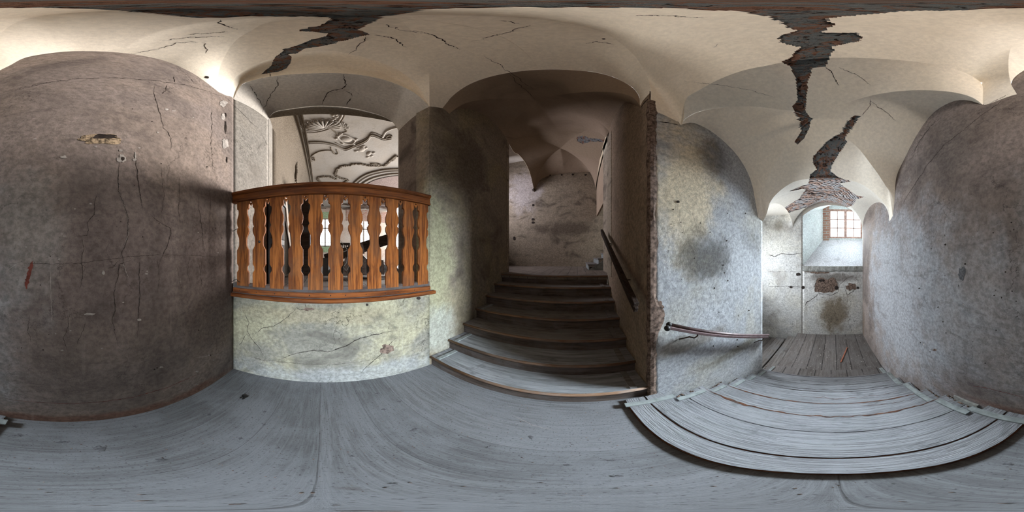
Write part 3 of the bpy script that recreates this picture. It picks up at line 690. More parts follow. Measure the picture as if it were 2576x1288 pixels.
mb.grid(R); struct(mb.build('wall_far', M['ceil_low'], smooth=True, wn=False), 'pale plaster band above the window niche')
# niche: sloping sill, splayed sides, arched top
NB0, NB1, ZS2, ZT2 = -1.16, .36, .635, 1.82
mb = MB(); mb.grid([[Vector((FARX, ny0, zs)).lerp(Vector((NICHEX, NB0, ZS2)), t/20).lerp(Vector((FARX, ny1, zs)).lerp(Vector((NICHEX, NB1, ZS2)), t/20), s/20) for s in range(21)] for t in range(21)])
sill = struct(mb.build('window_sill', M['sillplaster'], smooth=True, wn=False), 'sloping littered plaster sill of the window niche'); 
mb = MB(); mb.grid([[Vector((FARX, ny1, zs+(1.17-zs)*k/20)).lerp(Vector((NICHEX, NB1, ZS2+(ZT2-ZS2)*k/20)), t/20) for k in range(21)] for t in range(21)])
W['nl'] = struct(mb.build('wall_niche', M['jamb'], smooth=True, wn=False), 'bright whitewashed left side of the window niche, paint flaking')
mb = MB(); mb.grid([[Vector((FARX, ny0, zs+(.95-zs)*k/20)).lerp(Vector((NICHEX, NB0, ZS2+(ZT2-ZS2)*k/20)), t/20) for k in range(21)] for t in range(21)])
struct(mb.build('wall_niche', M['jamb'], smooth=True, wn=False), 'whitewashed right side of the window niche')
arB = [Vector((NICHEX, NB0+(NB1-NB0)*(p.y-ny0)/(ny1-ny0), ZT2+.25*sin(pi*(p.y-ny0)/(ny1-ny0)))) for p in arNr]
mb = MB(); mb.grid([[p.lerp(q, t/16) for p, q in zip(arNr, arB)] for t in range(17)])
struct(mb.build('ceiling_niche', M['jamb'], smooth=True, wn=False), 'arched plaster top of the window niche')
# wall around the window: brick jamb to the left, lintel, underside
WY0, WY1, WZ0, WZ1 = -1.085, .155, .66, 1.80
mb = MB(); mb.box(NICHEX-.10, NICHEX+.15, WY1+.0, NB1+.05, ZS2-.1, ZT2+.4); struct(mb.build('wall_brick', M['bricks']), 'strip of bare red brick left of the window')
mb = MB(); mb.box(NICHEX-.02, NICHEX+.15, NB0-.05, NB1, WZ1, ZT2+.4); mb.box(NICHEX-.02, NICHEX+.15, NB0-.1, WY0, ZS2-.1, ZT2); mb.box(NICHEX-.06, NICHEX+.15, NB0-.05, NB1, ZS2-.15, WZ0)
struct(mb.build('wall_lintel', M['jamb']), 'pale plaster around the corridor window')
wnd = thing('window_1', 'small brown-framed window with twelve panes at the end of the corridor', 'window', (NICHEX, (WY0+WY1)/2, WZ0)); wnd['kind'] = 'structure'
fr = MB()
fx0, fx1 = NICHEX, NICHEX+.06
fr.box(fx0, fx1, WY0, WY0+.06, WZ0, WZ1); fr.box(fx0, fx1, WY1-.05, WY1, WZ0, WZ1); fr.box(fx0, fx1, WY0+.06, WY1-.05, WZ0, WZ0+.07); fr.box(fx0, fx1, WY0+.06, WY1-.05, WZ1-.08, WZ1)
ym = onX(2127, 560, NICHEX).y; fr.box(fx0-.02, fx1, ym-.05, ym+.05, WZ0+.07, WZ1-.08); fr.build('window_frame', M['frame'], wnd, bevel=.004)
for a, b in ((WY0+.06, ym-.05), (ym+.05, WY1-.05)):
    c = MB(); mid = (a+b)/2; c.box(fx0+.005, fx1-.01, mid-.017, mid+.017, WZ0+.07, WZ1-.08)
    for k in (1, 2): z = WZ0+.07+(WZ1-WZ0-.15)*k/3; c.box(fx0+.005, fx1-.01, a, b, z-.017, z+.017)
    cs = c.build('casement_bars', M['frame'], wnd)
    g = MB(); g.box(fx0+.03, fx0+.034, a, b, WZ0+.07, WZ1-.08); g.build('pane', M['glass'], cs)
h = MB(); h.beam((fx0-.03, ym-.02, 1.1), (fx0-.03, ym-.02, 1.3), .015, .02); h.build('window_catch', M['iron'], wnd)
# cement edge under the sill
mb = MB(); R = []
for i in range(40):
    y = ny0+(ny1-ny0)*i/39; j = .03*noise.noise(Vector((y*6, 0, 1)))
    R.append([Vector((FARX-.015, y, zs+.0)), Vector((FARX-.05-.02*noise.noise(Vector((y*9, 2, 1))), y, zs-.01)), Vector((FARX-.045+j*.5, y, zs-.13+j)), Vector((FARX+.0, y, zs-.17+j))])
mb.grid(R); struct(mb.build('trim_1', M['concrete'], smooth=False), 'broken cement edge under the niche sill')
# north extension of the lower landing
mb = MB(); mb.box(2.5, 4.7, 1.16, 3.2, 1.25, 1.35); struct(mb.build('ceiling', M['ceil_low']), 'ceiling of the lower passage turning left')
mb = MB(); mb.box(2.42, 2.5, 1.17, 3.2, -2.75, 1.35); mb.box(2.4, 4.8, 3.1, 3.2, -2.75, 1.4); struct(mb.build('wall_lower', M['north']), 'grey wall of the lower passage turning left')

# ---------------------------------------------------------------- floors
mb = MB(); mb.box(.3, 4.8, -1.15, 3.2, -3.0, -2.9); mb.box(.3, 4.8, -1.15, -1.0, -3.0, -1.3); mb.box(.3, .42, -1.15, 3.2, -3.0, -1.69); mb.box(-1.8, 1.9, 1.3, 6.1, -2.0, -1.8); mb.box(-4.3, -4.2, 3.4, 6.0, -.6, 4.25)  # unseen boxes added to stop sky light leaking in around the stairs
struct(mb.build('foundation', M['rubble']), 'unseen boxes added under and around the stairs to keep stray light out')
mb = MB(); mb.box(SW[0]-.1, .70, -1.05, 1.3, -1.68, -1.6)
fl = mb.build('floor', M['floor']); struct(fl, 'wide dusty grey floorboards of the stair landing')
mb = MB(); mb.box(-4.2, 1.9, Y1N+6*TN+.01, YBACK, ZUP-.08, ZUP); struct(mb.build('floor', M['floor_up']), 'brown boards of the upper landing')
mb = MB(); mb.box(2.86, FARX, -.92, 1.02, ZLOW-.08, ZLOW); struct(mb.build('floor', M['floor_low']), 'dark littered boards of the lower landing')
mb = MB(); mb.box(2.55, FARX, 1.03, 3.1, ZLOW-.5, ZLOW-.30); struct(mb.build('floor', M['floor_low']), 'dark floor going down at the left of the lower landing')
tb = MB(); 
for k, (y, z) in enumerate([(1.10, ZLOW-.06), (1.45, ZLOW-.18)]): tb.box(2.56, 4.45, y-.09, y+.16, z-.04, z)
t = thing('side_steps', 'grey boards stepping down to the left of the lower landing', 'steps', (3.5, 1.2, ZLOW-.3)); tb.build('tread', M['tread_dark'], t)

# ---------------------------------------------------------------- rising staircase
st = thing('rising_staircase', 'seven dark wooden steps rising to the upper landing', 'staircase', (-.5, Y1N, -1.6))
for k in range(1, 8):
    z = -1.6+k*RN; y = Y1N+(k-1)*TN; xl = -1.592; xr = XE-.003
    if k < 8:
        r = MB(); r.box(xl, xr, y+.025, y+.05, z-RN, z-.035); r.build('riser', M['riser'], st)
        if k < 7:
            for q, (a, b) in enumerate(((y+.012, y+.155), (y+.158, y+TN+.03))):
                t = MB(); t.box(xl, xr, a, b, z-.035, z); last = t.build('tread_board', M['tread_lit' if k < 3 else 'tread_dark'], st, bevel=.003)
        else:
            t = MB(); t.box(xl, xr, y+.012, y+.14, z-.035, z+.001); t.build('tread_board', M['tread_dark'], st, bevel=.003)
        nb = MB(); nb.tube([(xl+.003, y+.006, z-.018), ((xl+xr)/2, y+.002, z-.018), (xr-.003, y+.006, z-.018)], .0185, 10)
        nb.build('nosing', M['nosing'], st, smooth=True)
    if k < 7:
        for x0, x1 in ((xl+.10, xl+.15), (xr-.16, xr-.10)):
            if k in (3, 5, 6) and x0 < -1: continue
            s = MB(); s.box(x0, x1, y+.02, y+TN+.02, z, z+.013); s.build('cover_strip', M['tread_dark'] if x0 > 0 else M['strip'], last)
# wooden handrail on the right
hr = thing('wooden_handrail', 'dark wooden handrail sloping along the brown wall beside the rising stairs', 'handrail', (.47, 2.2, -.1))
a = Vector((.47, 3.12, .50)); b = Vector((.46, 1.22, -.405))
r = MB(); r.beam(a, b, .05, .045); d = (b-a).normalized(); r.beam(a+Vector((-.0, 0, -.045)), b+Vector((-.0, 0, -.045))+d*.0, .036, .05); r.build('rail', M['darkwood'], hr, bevel=.006)
for t in (.18, .72):
    p = a.lerp(b, t); q = MB(); q.tube([p+Vector((0, 0, -.04)), p+Vector((.0, 0, -.10)), p+Vector((.07, 0, -.12)), p+Vector((.13, 0, -.12))], .009, 8); q.build('bracket', M['iron'], hr, smooth=True)
# steps turning right at the upper landing
us = thing('upper_side_steps', 'short wooden steps turning right at the top of the rising stairs', 'steps', (.6, 4.2, ZUP))
for k in range(3):
    x0 = .28+.27*k; z = ZUP+.16*(k+1)
    t = MB(); t.box(x0, x0+.34, 4.35, 5.75, z-.035, z); t.build('tread', M['tread_dark'], us, bevel=.004)
    t = MB(); t.box(x0+.02, x0+.045, 4.37, 5.75, z-.16, z-.035); t.build('riser', M['strip'], us)
t = MB(); t.prism([(.28, 4.34, ZUP), (1.1, 4.34, ZUP), (1.1, 4.34, ZUP+.5), (.95, 4.34, ZUP+.42)], (0, .03, 0)); t.build('stringer', M['strip'], us)

# ---------------------------------------------------------------- descending staircase (weathered boards)
ds = thing('descending_staircase', 'pale weathered wooden steps descending to the window corridor', 'staircase', (.5, .1, -1.6))
YS, YN = -.965, 1.215
def ragbox(x0, x1, y0, y1, z0, z1, amp=.004, n=40, seed=0):
    """board across the flight with a slightly chewed front and back edge"""
    mb = MB(); top = []; V = []
    for i in range(n+1):
        y = y0+(y1-y0)*i/n
        d0 = amp*noise.noise(Vector((y*5, seed, 0)))+amp*.5*noise.noise(Vector((y*22, seed, 0)))
        d1 = amp*noise.noise(Vector((y*5, seed+9, 0)))+amp*.5*noise.noise(Vector((y*22, seed+9, 0)))
        V.append([Vector((x0+d0, y, z0)), Vector((x0+d0, y, z1)), Vector((x1+d1, y, z1)), Vector((x1+d1, y, z0)), Vector((x0+d0, y, z0))])
    mb.grid(V); mb.add([v for v in V[0][:4]], [[0, 1, 2, 3]]); mb.add([v for v in V[-1][:4]], [[3, 2, 1, 0]])
    return mb
def wys(x): return (-.985+.0535*(max(x, .75)-.75) if x < 2.34 else -.90+.031*(x-2.34))+.006
def wyn(x): return 1.245-.0426*(max(x, .62)-.62)-.008
def board(x0, x1, z, th=.03, amp=.004, seed=0, ys=None, yn=None, dips=0):
    ys = wys(x1); yn = wyn(x1)
    b = ragbox(x0, x1, ys, yn, z-th, z, amp, 60, seed).build('tread_board', M['tread'], ds, wn=True)
    e = MB(); e.box(x0+.004, x1-.004, ys, yn, z-th+.001, z-th+.004) if False else None
    return b
board(.375, .530, ZOV, .030, .004, 1, yn=YN-.02); board(.545, .700, ZOV, .030, .004, 2, yn=YN-.02)
e = MB(); e.box(.368, .378, YS+.01, YN-.03, -1.6, ZOV-.004); e.build('board_edge', M['edge'], ds)
e = MB(); e.box(.53, .546, YS, YN-.03, -1.6, ZOV-.012); e.build('gap_filler', M['edge'], ds)
for k in range(1, 6):
    z = ZOV-k*RD; x0 = NOSE[k-1]-.03; x1 = NOSE[k]+.006
    if k == 1: sp = [(x0, .905), (.914, x1)]
    elif k == 2: sp = [(x0, x1)]
    elif k == 3: sp = [(x0, x1)]
    else: sp = [(x0, x1)]
    for q, (a_, b_) in enumerate(sp): board(a_, b_, z, .032, .004+.004*(k == 2), 3*k+q)
    r = MB(); r.box(NOSE[k-1]-.035, NOSE[k-1]-.015, wys(NOSE[k-1]-.015), wyn(NOSE[k-1]-.015), z, z+RD-.03); r.build('riser', M['riser'], ds)
    n_ = MB(); n_.box(NOSE[k]-.004, NOSE[k]+.002, wys(NOSE[k]+.002), wyn(NOSE[k]+.002), z-.034, z-.010); n_.build('nosing', M['edge'], ds)
r = MB(); r.box(NOSE[5]-.035, NOSE[5]-.015, wys(NOSE[5]-.015), wyn(NOSE[5]-.015), ZLOW, ZLOW+RD-.03); r.build('riser', M['riser'], ds)
e = ragbox(NOSE[5]-.03, 2.855, wys(2.855), 1.06, ZLOW-.03, ZLOW+.004, .002, 20, 5).build('landing_board', M['floor_low'], ds)
# dark joints / worn red-brown crack lines on treads
def lineon(pts, z, wd, mat, parent, name='crack', jit=.004):
    P = resample(pts, 60, True); mb = MB(); A = []; B = []
    for i, p in enumerate(P):
        t = i/60; wv = wd*(.35+.65*abs(noise.noise(p*8+Vector((z, 0, 3))))*1.6)*min(1, 8*t+.1)*min(1, 8*(1-t)+.1)
        j = jit*noise.noise(p*14); A.append(Vector((p.x-wv+j, p.y, z))); B.append(Vector((p.x+wv+j, p.y, z)))
    mb.grid([A, B]); return mb.build(name, mat, parent, wn=False)
lineon([(1.455-.012, YS, 0), (1.46-.012, 0, 0), (1.452, YN, 0)], ZOV-2*RD+.0015, .010, M['edge'], ds)
lineon([(1.145, -.9, 0), (1.128, -.4, 0), (1.135, .1, 0), (1.14, .5, 0), (1.142, 1.15, 0)], ZOV-RD+.0015, .009, M['edge'], ds, jit=.02)
lineon([(1.14, .5, 0), (1.125, .8, 0), (1.13, 1.0, 0)], ZOV-RD+.0015, .005, M['edge'], ds, jit=.02)
lineon([(1.70, -.8, 0), (1.66, -.2, 0), (1.70, .4, 0)], ZOV-3*RD+.0015, .003, M['edge'], ds, jit=.03)
lineon([(1.38, -.8, 0), (1.36, -.5, 0), (1.40, -.2, 0)], ZOV-2*RD+.0015, .003, M['edge'], ds, jit=.03)
lineon([(1.985, -.8, 0), (1.98, -.2, 0), (1.985, .9, 0)], ZOV-4*RD+.0015, .005, M['crack'], ds, jit=.01)
for k in range(1, 6): lineon([(NOSE[k]-.016, -.86, 0), (NOSE[k]-.014, .1, 0), (NOSE[k]-.016, 1.1, 0)], ZOV-k*RD+.002, .0045, M['edge'] if k < 3 else M['crack'], ds, 'worn_line', jit=.004)  # dark line just behind each nosing, so the step edges show
# strips along both sides
SR = [(.335, .775, ZOV), (.80, 1.13, ZOV-RD), (1.17, 1.45, ZOV-2*RD), (1.49, 1.80, ZOV-3*RD), (1.84, 2.10, ZOV-4*RD), (2.15, 2.45, ZOV-5*RD), (2.5, 2.8, ZLOW+.004)]
for i, (x0, x1, z) in enumerate(SR):
    yy = -.85+.012*((i*37) % 5-2)
    s = MB(); s.beam((x0, yy-.02, z+.009), (x1, yy+.015, z+.009), .062, .018); s.build('side_strip', M['strip'], ds, bevel=.002)
    yy = 1.12-.01*i+.008*((i*31) % 3)
    s = MB(); s.beam((x0+.01, yy+.03, z+.007), (x1-.02, yy-.0, z+.007), .055, .014); s.build('side_strip', M['strip'], ds, bevel=.002)
# rubble along the wall edges
ru = MB(); rnd = random.Random(4)
for i in range(240):
    x = rnd.uniform(.75, 2.9); k = sum(1 for q in NOSE if q < x); z = ZOV-k*RD if k < 6 else ZLOW
    if rnd.random() < .7: y = -.945-rnd.random()*.02+.03*(x-.75)/2
    else: y = 1.185+rnd.random()*.02
    r = rnd.uniform(.004, .013); ru.ball((x, y, z+r*.4), r, rnd.uniform(.7, 1.6), 1, .7, 5, 3)
tag(ru.build('plaster_rubble', M['rubble'], wn=False), 'crumbled plaster bits lying along both edges of the descending steps', 'rubble', kind='stuff')
# grey filler at the south side, level with the first tread
mb = MB(); mb.box(.79, 1.05, -.99, -.955, ZOV-.16, ZOV-.06); struct(mb.build('trim_2', M['concrete']), 'smooth grey skirting patch beside the top step')

# iron handrail on the north wall
ir = thing('iron_handrail', 'maroon metal handrail of two bars on the rough blue-grey wall', 'handrail', (1.6, 1.15, -1.05))
def railpt(px, py, off): return onY(px, py, off)
A0 = railpt(1686, 818, 1.15); A1 = railpt(1933, 843, 1.10); B0 = railpt(1682, 824, 1.125); B1 = railpt(1932, 848.5, 1.075)
q = MB(); q.tube([A0, A0.lerp(A1, .5)+Vector((0, 0, -.004)), A1], .021, 12); q.build('upper_bar', M['steelrail'], ir, smooth=True)
q = MB(); q.beam(B0, B1, .034, .028); q.build('lower_bar', M['steelrail'], ir, bevel=.004)
q = MB(); q.ball(A0+Vector((-.012, 0, .008)), .026, 1, 1, 1, 10, 6); q.ball(B0+Vector((-.012, -.0, -.004)), .028, 1, 1, 1, 10, 6); q.build('end_cap', M['black'], ir, smooth=True)
for t in (.17, .90):
    p = B0.lerp(B1, t); q = MB(); q.tube([p, p+Vector((-.005, 0, -.035)), p+Vector((-.035, .01, -.05)), p+Vector((-.075, .03, -.03)), p+Vector((-.13, .11, -.075))], .0075, 8); q.build('bracket', M['iron'], ir, smooth=True)

# ---------------------------------------------------------------- balustrade
bl = thing('balustrade', 'orange-brown wooden balustrade of cut-out boards set in the arched opening', 'balustrade', (-1.66, .13, -.45))
XB = -1.66
def rx(y): return -1.66+.06*(y+.995)/2.245
pr = [(.69, .62), (.72, .62), (.725, .645), (.705, .655), (.70, .66), (.70, .745), (.725, .755), (.735, .775), (.725, .79), (.66, .80)]
prof = [(-.045, .645), (.020, .645), (.030, .652), (.030, .664), (.018, .672), (.018, .735), (.030, .742), (.042, .755), (.042, .775), (.030, .785), (-.06, .79), (-.075, .775), (-.06, .75), (-.045, .74)]
def molding(prof, ya, yb, xo=0):
    R = []
    for y in (ya, yb): R.append([Vector((rx(y)+xo+a, y, z)) for a, z in prof+prof[:1]])
    mb = MB(); mb.grid(R); n = len(prof); mb.f.append(list(range(n))); mb.f.append([i+n+1 for i in range(n)][::-1]); return mb
molding(prof, -1.0, 1.245).build('handrail', M['oak_y'], bl)
molding([(-.12, -.475), (.055, -.475), (.065, -.462), (.065, -.44), (.055, -.432), (-.12, -.432)], -1.03, 1.30).build('sill_board', M['oak_y'], bl)
molding([(-.12, -.431), (.030, -.431), (.030, -.426), (-.12, -.426)], -1.0, 1.27).build('sill_top', M['sill'], bl)
brail = molding([(-.05, -.425), (.018, -.425), (.02, -.395), (.010, -.375), (-.05, -.375)], -.99, 1.25).build('bottom_rail', M['oak_y'], bl)
molding([(-.055, -.374), (.004, -.374), (.004, -.318), (-.055, -.312)], -.985, 1.245).build('bottom_beam', M['sill'], bl)
HW = [(.66, .075), (.555, .074), (.54, .056), (.52, .0525), (.49, .0535), (.46, .062), (.43, .072), (.405, .075), (.375, .074), (.35, .068), (.336, .063), (.332, .0575), (.322, .067), (.305, .074), (.28, .0755), (.255, .070), (.235, .060), (.21, .050), (.18, .0465), (.13, .046), (.11, .050), (.085, .062), (.068, .074), (.05, .075), (-.087, .075), (-.097, .070), (-.118, .0555), (-.125, .054), (-.155, .054), (-.162, .056), (-.182, .070), (-.192, .075), (-.345, .075)]
cy = [-.864+.2013*i for i in range(11)]
def baluster(y):
    L = []
    for z, hw in HW:
        l = hw; r = hw
        L.append((z, l, r))
    P = [Vector((rx(y)-.005, y-l, z)) for z, l, r in L]+[Vector((rx(y)-.005, y+r, z)) for z, l, r in reversed(L)]
    # strip faces rather than one concave face
    n = len(L); V = []; F = []
    for dx in (-.018, .010):
        for z, l, r in L: V.append((rx(y)+dx, y-l, z)); V.append((rx(y)+dx, y+r, z))
    for s in (0, 2*n):
        for i in range(n-1): a = s+2*i; F.append([a, a+1, a+3, a+2])
    for i in range(n-1):
        for e in (0, 1): a = 2*i+e; F.append([a, a+2, a+2+2*n, a+2*n])
    F.append([0, 1, 1+2*n, 2*n]); k = 2*(n-1); F.append([k, k+1, k+1+2*n, k+2*n])
    return MB().add(V, F)
for i, y in enumerate(cy):
    bb = baluster(y).build('baluster', M['oak'], bl)
    if i == 1: bal1 = bb
for i in range(10):
    y = (cy[i]+cy[i+1])/2
    outer = [(-.026, .655), (.026, .655), (.026, .612), (.012, .600), (.004, .585), (0, .578), (-.004, .585), (-.012, .600), (-.026, .612)]
    N_ = 20; V = []; F = []
    def hit(poly, cx, cz, a):
        best = None; dx, dz = cos(a), sin(a)
        for (x1, z1), (x2, z2) in zip(poly, poly[1:]+poly[:1]):
            ex, ez = x2-x1, z2-z1; den = dx*ez-dz*ex
            if abs(den) < 1e-9: continue
            t = ((x1-cx)*ez-(z1-cz)*ex)/den; s = ((x1-cx)*dz-(z1-cz)*dx)/den
            if t > 0 and -1e-6 <= s <= 1+1e-6: best = t if best is None else min(best, t)
        return best or .02
    for dx in (-.014, .004):
        for k in range(N_):
            a = 2*pi*k/N_; t = hit(outer, 0, .625, a); V.append((rx(y)+dx, y+cos(a)*t, .625+sin(a)*t))
        for k in range(N_):
            a = 2*pi*k/N_; r = .0115*(1+.12*sin(a)); V.append((rx(y)+dx, y+cos(a)*r, .625+sin(a)*r))
    for k in range(N_):
        q = (k+1) % N_; o1 = 2*N_
        F += [[k, q, N_+q, N_+k], [o1+k, o1+N_+k, o1+N_+q, o1+q], [k, o1+k, o1+q, q], [N_+k, N_+q, o1+N_+q, o1+N_+k]]
    MB().add(V, F).build('pendant', M['oak'], bl)
for i in range(12):
    nl = MB(); nl.ball((rx(-.9+.19*i)+.020, -.9+.19*i+.02*((i*7) % 3), -.40), .006, n=6, m=4); nl.build('nail_head', M['black'], brail)
kn = MB(); kn.ball((rx(cy[1])+.010, cy[1]+.005, .155), .014, .5, 1, 1.1, 8, 5); kn.build('knot', M['black'], bal1)

# ---------------------------------------------------------------- the hall beyond the opening
HZ = 4.0; HX0 = -3.09; HY = -.51; HS = -.93; HFX = -13.0; HFZ = -.5
mb = MB(); mb.grid([[Vector((HX0-(HX0-HFX)*i/60, HY+6.0*j/50, HZ)) for j in range(51)] for i in range(61)])
hc = struct(mb.build('ceiling', M['stucco'], wn=False), 'ornate cream stucco ceiling of the hall beyond the balustrade')
mb = MB(); cs = [(HS, 3.15), (HS+.02, 3.45), (HS+.09, 3.68), (HS+.2, 3.86), (HS+.33, 3.97), (HY, HZ)]
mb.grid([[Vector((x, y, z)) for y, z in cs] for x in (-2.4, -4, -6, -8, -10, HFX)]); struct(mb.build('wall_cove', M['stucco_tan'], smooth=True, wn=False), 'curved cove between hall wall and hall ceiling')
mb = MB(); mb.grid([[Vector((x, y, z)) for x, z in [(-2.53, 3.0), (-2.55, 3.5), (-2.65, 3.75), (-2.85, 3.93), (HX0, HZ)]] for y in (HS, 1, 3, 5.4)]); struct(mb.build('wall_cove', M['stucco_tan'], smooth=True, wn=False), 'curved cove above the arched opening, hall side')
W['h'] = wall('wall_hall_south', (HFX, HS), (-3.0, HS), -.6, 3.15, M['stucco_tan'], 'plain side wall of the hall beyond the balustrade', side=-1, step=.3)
wall('wall_hall_south', (-3.0, HS), (SJ[0], SJ[1]), -.6, 3.15, M['sjamb'], 'plaster corner joining arch and hall wall', side=-1, step=.1)
mb = MB(); mb.box(HFX-.1, -2.53, -1.0, 5.7, HFZ-.1, HFZ); struct(mb.build('floor', M['floor_low']), 'littered boards of the gallery beyond the balustrade')
mb = MB(); mb.box(-3.0, -2.535, NJ[1]+.0, 5.5, HFZ, 3.1) if False else None
# hall east wall, north of the arch and above it
mb = MB(); mb.box(-2.53, -1.65, NJ[1]+.01, 3.46, -.6, 4.3); struct(mb.build('wall_hall_east', M['westjamb']), 'thick wall between hall and rising stairs')
# mouldings and ornaments, all hanging on the hall ceiling
orn = thing('ceiling_ornament', 'raised stucco ornaments and mouldings on the hall ceiling', 'ornament', (-5, 1, HZ)); 
def cz(px, py): return onz(px, py, HZ)
def ctube(pix, r, name, mat, n=50, dz=0): 
    P = resample([cz(x, y)+Vector((0, 0, dz)) for x, y in pix], n); return MB().tube(P, r, 8).build(name, mat, orn, smooth=True)
for off, r in ((0, .035), (.07, .022), (.12, .03)):
    MB().tube([(HX0-.0, HY+off-.02, HZ-.01), (HFX, HY+off-.02, HZ-.01)], r, 8).build('border_moulding', M['stucco_tan'], orn, smooth=True)
    MB().tube([(HX0-off+.02, HY, HZ-.01), (HX0-off+.02, 3.2, HZ-.01)], r, 8).build('border_moulding', M['stucco_tan'], orn, smooth=True)
# shell: fan of ribs in the corner quarter, with a rim of scrolls
c0 = cz(815, 321)
sh = MB()
for k in range(13):
    a = radians(-10+k*15.5); P = []; 
    for t in range(9):
        s = t/8; L = .40+.08*sin(k/12*pi); P.append(c0+Vector((L*.75*s*sin(a), -L*s*cos(a)*1.0, 0))+Vector((0, 0, -.01-.035*sin(pi*min(1, s*.9)))))
    sh.tube(P, [.012+.026*t/8 for t in range(9)], 8)
sh.build('shell', M['stucco'], orn, smooth=True)
rm = MB()
for k in range(12):
    a = radians(-15+k*17); q = c0+Vector((.47*sin(a)*.75, -.56*cos(a), -.01)); rm.tube([q+Vector((.05*cos(b), .05*sin(b), 0)) for b in [2*pi*j/10 for j in range(11)]], .017, 6); rm.ball(q, .024, 1, 1, .8, 8, 4)
rm.build('shell_rim', M['stucco'], orn, smooth=True)
for px, py in [(838, 290), (846, 288), (842, 298), (836, 302), (848, 293), (770, 322), (778, 325), (786, 324), (822, 316), (826, 314), (818, 318)]:
    sc = MB(); sc.ball(cz(px, py)+Vector((0, 0, -.01)), .045, 1, .8, .6, 8, 5); sc.build('leaf_scroll', M['stucco'], orn, smooth=True)
ctube([(862, 284), (858, 295), (848, 308), (830, 318), (808, 326), (785, 330), (762, 330)], .028, 'quadrant_moulding', M['stucco'])
ctube([(868, 285), (864, 297), (853, 311), (834, 322), (810, 330), (785, 334), (762, 334)], .018, 'quadrant_moulding', M['stucco_tan'])
# broken panel moulding running across
pl = [(776, 357), (800, 356), (820, 358), (842, 363), (868, 374), (890, 366), (912, 357), (925, 349), (934, 338), (944, 340), (965, 348), (985, 345)]
ctube(pl, .03, 'panel_moulding', M['stucco_tan'], dz=-.01); ctube([(x, y+5) for x, y in pl], .022, 'panel_moulding', M['stucco']); ctube([(x+1, y-5) for x, y in pl[3:]], .018, 'panel_moulding', M['stucco_tan'])
ctube([(780, 400), (784, 392), (800, 382), (818, 378), (835, 379), (842, 387), (848, 386)], .03, 'scroll_moulding', M['stucco_tan'])
ctube([(786, 400), (792, 404), (790, 396), (784, 396), (780, 402), (786, 406)], .03, 'scroll_end', M['stucco_tan'], 20)
ctube([(832, 370), (836, 380), (845, 388), (850, 386), (846, 376)], .022, 'scroll_moulding', M['stucco_tan'])
ctube([(963, 345), (970, 332), (982, 325), (1000, 320)], .035, 'scroll_moulding', M['stucco'], 20); ctube([(968, 350), (978, 340), (985, 342), (980, 348)], .03, 'scroll_end', M['stucco_tan'], 20)
# cartouche
ca = MB(); P = [(852, 340), (860, 338), (872, 340), (884, 346), (893, 352), (888, 360), (878, 362), (864, 358), (856, 352), (850, 346), (852, 340)]
ca.tube(resample([cz(x, y) for x, y in P], 40), .035, 8); ca.ball(cz(872, 350)+Vector((0, 0, .0)), .17, .9, 1.0, .25, 14, 7)
for x, y in [(850, 342), (858, 336), (896, 350), (890, 362), (862, 360), (846, 348)]: ca.ball(cz(x, y), .06, 1, 1, .7, 10, 6)
ca.build('cartouche', M['stucco'], orn, smooth=True)
ctube([(850, 342), (846, 334), (838, 328), (832, 322)], .022, 'ribbon', M['stucco_tan'], 16); ctube([(862, 334), (872, 330), (868, 326)], .02, 'ribbon', M['stucco_tan'], 16)
m2 = MB(); m2.ball(cz(910, 375), .16, 1.2, .8, .35, 12, 6); m2.ball(cz(928, 386), .14, 1.2, .6, .35, 12, 6)
for x, y in [(896, 380), (902, 372), (920, 372), (935, 392), (940, 384), (925, 395), (914, 368)]: m2.ball(cz(x, y), .07, 1.2, 1, .5, 8, 5)
m2.build('shell_mask', M['stucco'], orn, smooth=True)
def garland(pix, name='garland', n=46, r=.055):
    P = resample([cz(x, y) for x, y in pix], n); g = MB(); rr = random.Random(len(pix)*7)
    for p in P:
        for k in range(3): g.ball(p+Vector((rr.uniform(-.05, .05), rr.uniform(-.05, .05), -.02)), r*rr.uniform(.6, 1.0), 1, 1, .7, 7, 4)
    return g.build(name, M['stucco_tan'], orn, smooth=True)
garland([(998, 392), (985, 402), (970, 414), (955, 416), (935, 417), (915, 413), (895, 412), (873, 416), (855, 420), (846, 430), (845, 440), (860, 448), (875, 452), (866, 458)], n=90)
garland([(806, 457), (800, 450), (804, 445), (820, 443), (835, 445), (846, 450)], n=30)
m3 = MB()
for k in range(7): a = radians(-60+k*20); m3.tube([cz(950, 410), cz(950, 410)+Vector((-.25*cos(a), .3*sin(a), 0))], [.02, .045], 7)
m3.build('small_shell', M['stucco_tan'], orn, smooth=True)
# round field with bare reed lath
cc = cz(1010, 500); 
ring = [(888, 462), (905, 447), (925, 436), (950, 429), (975, 425), (1003, 424), (1050, 424)]
for dy, r, mt in ((0, .06, 'stucco_tan'), (6, .05, 'stucco'), (12, .06, 'stucco_tan')):
    ctube([(x+dy*.8, y+dy) for x, y in ring], r, 'ring_moulding', M[mt])
rf = MB(); top = [cz(x+16, y+17) for x, y in ring]; bot = [cz(x, 520) for x in (890, 915, 940, 960, 985, 1015, 1060)]
rf.grid([[a_.lerp(b_, t)+Vector((0, 0, -.03)) for a_, b_ in zip(resample(top, 20), resample(bot, 20))] for t in (0, .5, 1)]); rf.build('bare_field', M['reed'], orn, wn=False)
# debris of collapsed stucco along the far part of the ceiling
rr = random.Random(5)
for i in range(70):
    dbm = MB(); x = rr.uniform(-12.9, -9.5); y = rr.uniform(-.4, 4.8); dbm.box(-.3, .3, -.06, .06, -.02, .02, M=Matrix.Translation((x, y, HZ-.05-rr.random()*.12)) @ Matrix.Rotation(rr.uniform(1.2, 1.9), 4, 'Z') @ Matrix.Scale(rr.uniform(.6, 1.8), 4)); dbm.build('hanging_lath', M['rubble'], orn)
